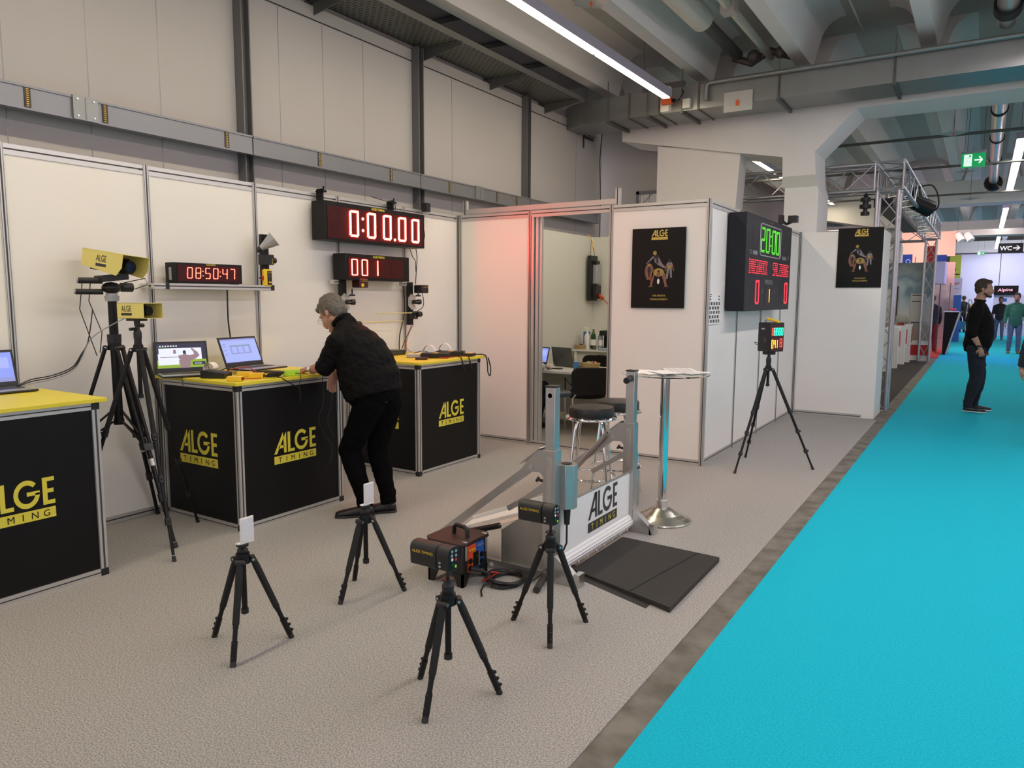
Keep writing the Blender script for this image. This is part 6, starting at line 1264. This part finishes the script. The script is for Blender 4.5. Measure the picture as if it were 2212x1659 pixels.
cable([(-1.0, 14.5, 3.5), (-.85, 14.5, 3.5), (-.76, 14.5, 3.35), (-.74, 14.5, 3.15), (-.84, 14.55, 3.06)], .012, 'blackplastic', 'thick black cable looping down to the moving head light')
tag(MB('blackplastic').box(-1.5, -1.24, 12.6, 17.6, 2.98, 3.10).build('light_bar'), 'long black light bar slung under the truss along the neighbouring booth', 'stage light')
q = MB('blackplastic'); 
for k, r_ in enumerate((.03, .07, .04, .08, .03, .06)): q.cyl((-1.53, 11.95, 3.10-.05*k), (-1.53, 11.95, 3.05-.05*k), r_, n=12)
q.cyl((-1.53, 11.95, 2.8), (-1.53, 11.95, 3.12), .012)
tag(q.build('hanging_lamp'), 'black ribbed lamp hanging from the cross truss right of the pillar', 'lamp')
# booth behind the truss
bw = MB('backsky'); m = mat('backsky', (.30, .36, .40), .6)
nt = m.node_tree; b = nt.nodes['Principled BSDF']; tc = nt.nodes.new('ShaderNodeTexCoord'); sx = nt.nodes.new('ShaderNodeSeparateXYZ'); nz = nt.nodes.new('ShaderNodeTexNoise'); nz.inputs['Scale'].default_value = 1.6; nz.inputs['Detail'].default_value = 6
rp = nt.nodes.new('ShaderNodeValToRGB'); ma = nt.nodes.new('ShaderNodeMath'); ma.operation = 'MULTIPLY_ADD'; ma.inputs[1].default_value = .9; ma2 = nt.nodes.new('ShaderNodeMath'); ma2.operation = 'MULTIPLY_ADD'; ma2.inputs[1].default_value = .385; 
nt.links.new(tc.outputs['Object'], sx.inputs[0]); nt.links.new(tc.outputs['Object'], nz.inputs['Vector']); nt.links.new(nz.outputs['Fac'], ma.inputs[0]); ma.inputs[2].default_value = -.45
nt.links.new(sx.outputs['Z'], ma2.inputs[0]); nt.links.new(ma.outputs[0], ma2.inputs[2]); nt.links.new(ma2.outputs[0], rp.inputs['Fac']); e = rp.color_ramp.elements
e[0].position = 0; e[0].color = (.30, .28, .23, 1); e[1].position = 1; e[1].color = (.18, .21, .23, 1)
for pos, c in ((.30, (.36, .34, .30)), (.50, (.55, .56, .55)), (.66, (.42, .50, .54)), (.80, (.16, .24, .30)), (.90, (.26, .31, .33))): k = e.new(pos); k.color = (*c, 1)
nt.links.new(rp.outputs['Color'], b.inputs['Base Color'])
t = thing('backdrop_wall', 'printed sky backdrop wall of the neighbouring booth with a red and white base band', 'booth wall', (-3, 22.3, 0))
MB('backsky').box(-5.3, -1.12, 22.22, 22.28, .50, 2.56).build('print_panel', t, smooth=False); MB('white').box(-5.3, -1.12, 22.20, 22.28, .41, .52).box(-5.3, -1.12, 22.2, 22.28, .0, .13).build('white_band', t, smooth=False); MB('red').box(-5.3, -1.12, 22.205, 22.28, .13, .41).build('red_band', t, smooth=False)
q = MB('darktext'); q.box(-1.95, -1.92, 22.19, 22.21, 1.0, 1.95); q.prism([(-3.2, 22.205, 1.5), (-1.95, 22.205, 1.93), (-1.95, 22.205, .98), (-3.2, 22.205, .85)][::-1], (0, .01, 0), 'ceilconc'); q.build('picture_building', t, smooth=False)
q = MB('white'); q.box(-1.62, -1.25, 22.20, 22.215, .95, 1.75, 'hallwall')
for k in range(5): q.box(-1.58, -1.30, 22.195, 22.20, 1.70-k*.08, 1.72-k*.08, 'darktext' if k in (0, 2) else 'silverplastic')
q.box(-1.58, -1.3, 22.195, 22.2, .98, 1.01, 'darktext'); q.build('picture_panel', t, smooth=False)
for i, (x, y, lab) in enumerate(((-1.78, 18.3, 'white display pedestal nearest the first truss column'), (-1.70, 19.3, 'white display pedestal, second in the row behind the truss column'), (-1.66, 20.6, 'white display pedestal carrying a glass case'), (-1.60, 21.4, 'white display pedestal, last in the row before the printed wall'))):
    t = thing('display_pedestal', lab, 'pedestal', (x, y, 0), group=None)
    MB('white').box(x-.16, x+.10, y-.05, y+.10, 0, .92).box(x-.16, x+.10, y-.05, y+.45, .92, .96).build('plinth', t, smooth=False); MB('red').box(x-.10, x+.105, y+.11, y+.44, .50, .85).build('red_panel', t, smooth=False); MB('column').box(x-.05, x+.08, y+.2, y+.35, 0, .5).build('stand', t, smooth=False)
tag(MB('glass').box(-1.80, -1.58, 20.6, 20.9, .965, 1.20).build('glass_case', smooth=False), 'small glass case on a white pedestal', 'display case')
tag(MB('red').box(-1.76, -1.62, 20.65, 20.85, .962, 1.03).build('exhibit_box', smooth=False), 'red exhibit inside the small glass case', 'exhibit')
tag(MB('red').box(-1.55, -1.45, 19.0, 19.1, 1.2, 1.65).build('hanging_banner', smooth=False), 'narrow red banner seen between the truss lacing', 'banner') if False else None

# ------------------------------------------------------------------ signs and farther booths
em('sign_green', (.0, .30, .08), 1.0); em('sign_white', (.75, .95, .85), 1.0)
def exit_sign(x0, x1, y, z0, z1, label, man=True):
    t = thing('exit_sign', label, 'sign', ((x0+x1)/2, y, z0)); W, H = x1-x0, z1-z0
    MB('lampbody').box(x0-.01, x1+.01, y, y+.05, z1-.02, z1+.02).build('housing', t, smooth=False); MB('sign_green').box(x0, x1, y+.015, y+.035, z0, z1-.02).build('panel', t, smooth=False)
    q = MB('sign_white'); o = lambda a, b: Vector((x0+a*W, y+.013, z0+b*H))
    q.add([o(.54, .42), o(.78, .42), o(.70, .24), o(.77, .24), o(.90, .46), o(.77, .70), o(.70, .70), o(.78, .52), o(.54, .52)], [(0, 1, 2, 3, 4, 5, 6, 7, 8)])
    q.add([o(.10, .08), o(.44, .08), o(.44, .86), o(.10, .86)], [(0, 1, 2, 3)]); q.build('pictogram', t, smooth=False)
    q = MB('sign_green'); o = lambda a, b: Vector((x0+a*W, y+.0115, z0+b*H)); q.ball(o(.35, .74), .045*W, n=8, sc=(1, .05, 1))
    for a, b, w_ in (((.31, .66), (.25, .42), .05), ((.25, .42), (.36, .30), .04), ((.36, .30), (.40, .14), .035), ((.25, .42), (.20, .24), .04), ((.20, .24), (.11, .22), .035), ((.31, .64), (.41, .58), .025), ((.30, .66), (.19, .60), .025), ((.19, .60), (.15, .48), .025)):
        q.bar(o(*a), o(*b), w_*W, .001, up=(0, 1, 0)) if False else q.bar(o(*a), o(*b), .001, w_*W, up=(0, 1, 0))
    q.build('running_figure', t, smooth=False)
    for x in (x0+.04, x1-.04): MB('slot').cyl((x, y+.02, z1), (x, y+.02, 5.2), .003).build('wire', t)
exit_sign(-.485, -.125, 15.5, 3.90, 4.16, 'green exit sign with running figure and arrow hanging under the ceiling over the aisle')
exit_sign(-.42, -.085, 44.5, 3.86, 4.06, 'small distant green exit sign at the far beam')
t = thing('wc_sign', 'black hanging sign reading WC with a white arrow', 'sign', (.7, 33, 3.3)); MB('sbblack').box(.345, 1.11, 33, 33.05, 3.33, 3.68).build('panel', t, smooth=False)
q = MB('signglow'); mat('signglow', (.9, .9, .9), .6, emit=(.9, .85, .85), es=.35); q.text('WC', (.58, 32.997, 3.42), X, Z, .16, bold=True); o = lambda a, b: Vector((a, 32.996, b))  # lettering material carries a faint emission of its own
q.add([o(.80, 3.48), o(.95, 3.48), o(.89, 3.42), o(.94, 3.42), o(1.03, 3.505), o(.94, 3.59), o(.89, 3.59), o(.95, 3.53), o(.80, 3.53)], [tuple(range(9))]); q.build('lettering', t, smooth=False)
for x in (.4, 1.05): MB('slot').cyl((x, 33.02, 3.68), (x, 33.02, 5.2), .004).build('wire', t)
mat('peach', (.72, .42, .33), .6); mat('lavwhite', (.64, .63, .84), .5); mat('limebanner', (.66, .80, .12), .6); mat('deepblue', (.008, .02, .12), .7, spec=.1); mat('pinkneon', (.9, .4, .5), .5, emit=(1, .35, .5), es=1.6); mat('purple', (.12, .02, .40), .5)
tag(MB('peach').box(-5.0, -2.7, 29.9, 30, 0, 3.95).box(-2.7, -2.1, 29.9, 30, 2.8, 3.95).box(-2.1, -.92, 29.9, 30, 3.1, 3.95).box(-2.12, -1.45, 29.9, 30, 0, 3.1).build('booth_wall', smooth=False), 'salmon coloured high booth wall beyond the far truss column', 'booth wall')
bp_ = tag(MB('deepblue').box(-2.50, -2.14, 28.9, 28.95, 0, 3.14).build('blue_panel', smooth=False), 'dark blue panel with a pale hexagon mark, left of the far truss column', 'panel'); MB('scr_pale').tube([(-2.26+.07*math.cos(R(i*60+30)), 28.89, 2.90+.07*math.sin(R(i*60+30))) for i in range(6)], .012, closed=True, n=4).build('hexagon_mark', bp_)
tag(MB('deepblue').box(-1.42, -1.12, 28.9, 28.95, 0, 3.10).build('blue_panel', smooth=False), 'dark blue panel right of the far truss column', 'panel')
rb_ = tag(MB('red').box(-1.42, -1.21, 24.0, 24.03, 0, 3.09).build('red_banner', smooth=False), 'dark red banner seen through the far truss column', 'banner')
MB('hallwall').tube([(-1.31+.08*math.cos(R(i*30)), 23.995, 2.72+.08*math.sin(R(i*30))) for i in range(12)], .008, closed=True, n=4).build('round_mark', rb_)
tag(MB('lavwhite').box(-1.22, -.95, 24.0, 25.6, 2.05, 2.66).build('booth_header', smooth=False), 'white glossy header box of the booth behind the far truss column', 'booth header')
tag(MB('peach').box(-1.35, -.77, 26.0, 26.05, 2.05, 2.73).build('header_panel', smooth=False), 'peach header panel hanging beside the white header box', 'panel')
t = thing('mountain_display', 'booth display with a mountain picture and glass shelves beyond the far truss column', 'display', (-1.05, 27.5, 0))
MB('peach').box(-1.35, -.80, 27.52, 27.56, 0, 1.0).build('lower_panel', t, smooth=False); MB('mountain').box(-1.35, -.80, 27.5, 27.52, 1.0, 2.08).build('picture', t, smooth=False) if mat('mountain', (.48, .38, .34), .6, vary=.6, vscale=5) else None
q = MB('column')
for x in (-1.10, -.84): q.box(x-.015, x+.015, 25.5, 25.53, 0, 2.1)
q.build('shelf_post', t, smooth=False); MB('glass').box(-1.2, -.82, 25.5, 26.0, .45, .46).box(-1.2, -.82, 25.5, 26.0, .8, .81).build('shelf', t, smooth=False)
t = thing('bar_counter', 'black tapered counter with a silver edge in front of the mountain display', 'counter', (-.8, 25, 0)); MB('black').prism([(-.92, 24.9, .02), (-.84, 24.9, .02), (-.55, 24.9, 1.24), (-.92, 24.9, 1.24)], (0, .5, 0)).build('body', t, smooth=False); MB('steel').prism([(-.84, 24.88, .02), (-.81, 24.88, .02), (-.51, 24.88, 1.27), (-.55, 24.88, 1.27)], (0, .54, 0)).box(-.95, -.5, 24.88, 25.42, 1.245, 1.27, 'white').build('edge', t, smooth=False)
tag(MB('figdark').ball((-.72, 25.1, 1.32), .05, 'red', 10, sc=(2, 1, .6)).build('sports_glasses'), 'small red and black item lying on the tapered counter', 'accessory')
t = thing('banner', 'lime yellow hanging banner with a mountain logo beside the bright end wall', 'banner', (-1, 33.1, 2.4)); MB('limebanner').box(-1.187, -.80, 33.4, 33.43, 2.42, 3.32).build('cloth', t, smooth=False); MB('figdark').prism([(-1.08, 33.395, 2.72), (-.95, 33.395, 2.72), (-1.01, 33.395, 2.98)], (0, -.004, 0)).box(-1.10, -.83, 33.39, 33.395, 2.56, 2.60).build('mountain_mark', t, smooth=False); MB('slot').cyl((-1.0, 33.41, 3.32), (-1.0, 33.41, 5.2), .004).build('wire', t)
t = thing('advert_tower', 'tall white and blue advertising tower beyond the mountain display', 'advertising tower', (-.9, 33, 0)); MB('lavwhite').box(-1.10, -.72, 33.0, 33.3, 1.78, 2.43).build('upper_panel', t, smooth=False); MB('panelblue').box(-1.10, -.70, 33.0, 33.3, 0, 1.78).build('lower_panel', t, smooth=False)
q = MB('red'); q.text('AST', (-.88, 32.995, 2.18), X, Z, .08, 'red', bold=True); q.text('WING', (-.88, 32.995, 2.00), X, Z, .045, 'panelblue'); q.text('ICS', (-.88, 32.995, 1.85), X, Z, .08, 'silverplastic'); q.build('lettering', t, smooth=False)
tag(MB('red').box(-1.6, -.957, 23.5, 33, -.0055, .0).build('red_carpet', smooth=False), 'red carpet edging the far booths left of the aisle', 'carpet')
eb_ = tag(MB('lavwhite').box(-1.6, 4.5, 45.8, 45.95, 0, 4.05).build('end_backdrop', smooth=False), 'bright white backdrop closing the far end of the aisle', 'backdrop')
MB('slot').box(-1.6, 4.5, 45.75, 45.8, 3.98, 4.04).box(.62, .65, 45.78, 45.8, 0, 4).build('edge_bar', eb_, smooth=False)
t = thing('neon_sign', 'black board with pink script lettering at the far end of the aisle', 'sign', (.9, 40, 1.8)); MB('black').box(.38, 1.30, 40, 40.1, 1.83, 2.25).build('board', t, smooth=False); MB('pinkneon').text('Alpina', (.80, 39.99, 1.96), Vector((1, 0, .04)), Vector((.12, 0, 1)), .17, 'pinkneon', wid=.56).build('lettering', t, smooth=False)
MB('lavwhite').box(.40, 1.9, 40.1, 40.15, 0, 1.83).build('lower_wall', t, smooth=False); MB('panelblue').box(.74, .90, 40.08, 40.1, 1.55, 1.68).build('small_picture', t, smooth=False)
tag(MB('lavwhite').tube([(-.40, 42, 0)]+[(-.52+.12*math.cos(R(a)), 42, .9+.75*math.sin(R(a))) for a in range(0, 181, 12)]+[(-.64, 42, 0)], .02, 'steel').build('arch_stand'), 'slim metal arch in front of the bright end wall', 'stand')
truss('truss_column', 'white truss column lit purple at the right picture edge', (1.16, 24, 0), (1.16, 24, 3.0), .25, X, Y, .3)
tag(MB('purple').box(1.15, 1.6, 24.3, 24.4, 0, 2.0).box(1.05, 1.5, 24.3, 24.35, 2.05, 2.9, 'peach').build('purple_booth', smooth=False), 'purple lit booth wall at the right picture edge', 'booth wall')
tag(MB('black').prism([(.9, 24.1, 2.3), (1.6, 24.1, 2.3), (1.6, 24.1, 2.9), (1.25, 24.1, 2.75)], (0, .1, 0)).build('stage_speaker', smooth=False), 'black triangular fixture above the purple booth', 'fixture')
t = thing('wall_spots', 'pair of white spotlights on a beam beyond the far truss column', 'spotlight', (-.9, 30, 3.6))
for x in (-.88, -.62): MB('paper').cyl((x, 29.9, 3.85), (x+.14, 29.8, 3.60), .10, .13, n=14).build('spot_head', t)
MB('hallwall').box(-1.0, 3.5, 29.95, 30.2, 3.78, 3.98).build('carrier_beam', t, smooth=False)
# unseen area lights added to brighten the far booths
def lamp(name, kind, loc, energy, col, size=1.0, rot=(0, 0, 0), label=None):
    ld = bpy.data.lights.new(name, kind); ld.energy = energy; ld.color = col
    if kind == 'AREA': ld.shape = 'RECTANGLE'; ld.size = size; ld.size_y = size*.3
    else: ld.shadow_soft_size = size
    o = bpy.data.objects.new(name, ld); C.objects.link(o); o.location = loc; o.rotation_euler = rot; return o
lamp('booth_light', 'AREA', (.8, 42.5, 4.0), 130, (.80, .82, 1), 3.5, (R(40), 0, 0))
lamp('booth_light', 'AREA', (1.4, 38, 4.0), 70, (.95, .9, 1), 3, (R(25), 0, 0))
lamp('booth_light', 'AREA', (-2.0, 27.5, 4.0), 110, (1, .80, .72), 1.5, (R(35), 0, 0))
lamp('booth_light', 'AREA', (-1.0, 24.3, 4.0), 60, (1, .85, .8), 1.2, (R(30), 0, 0))
lamp('purple_wash', 'AREA', (1.3, 23.5, 3.2), 60, (.35, .15, 1), 1.0, (R(40), 0, 0))

# ------------------------------------------------------------------ repeats share a group
GR = dict(counter='black timing counters', laptop='laptops', timing_box='small timing boxes', display_pedestal='white display pedestals', poster='sports timing posters', steel_column='steel columns of the hall wall',
    sprinkler_line='sprinkler lines', sprinkler_plate='sprinkler shields', finish_camera='yellow finish line cameras', cable='cables', strap='straps on the far counter', photocell='photocells', start_wand='start wands', mounting_post='black mounting posts',
    timing_device='timing devices', bottle='bottles in the cabin', basket='wicker baskets', exit_sign='exit signs', frame_post='post stubs on the cabin wall', rubber_mat='rubber mats', blue_panel='blue panels', person='people')
for o in list(C.objects):
    if o.parent is None and 'label' in o and 'group' not in o:
        k = o.name.split('.')[0]
        if k in GR: o['group'] = GR[k]
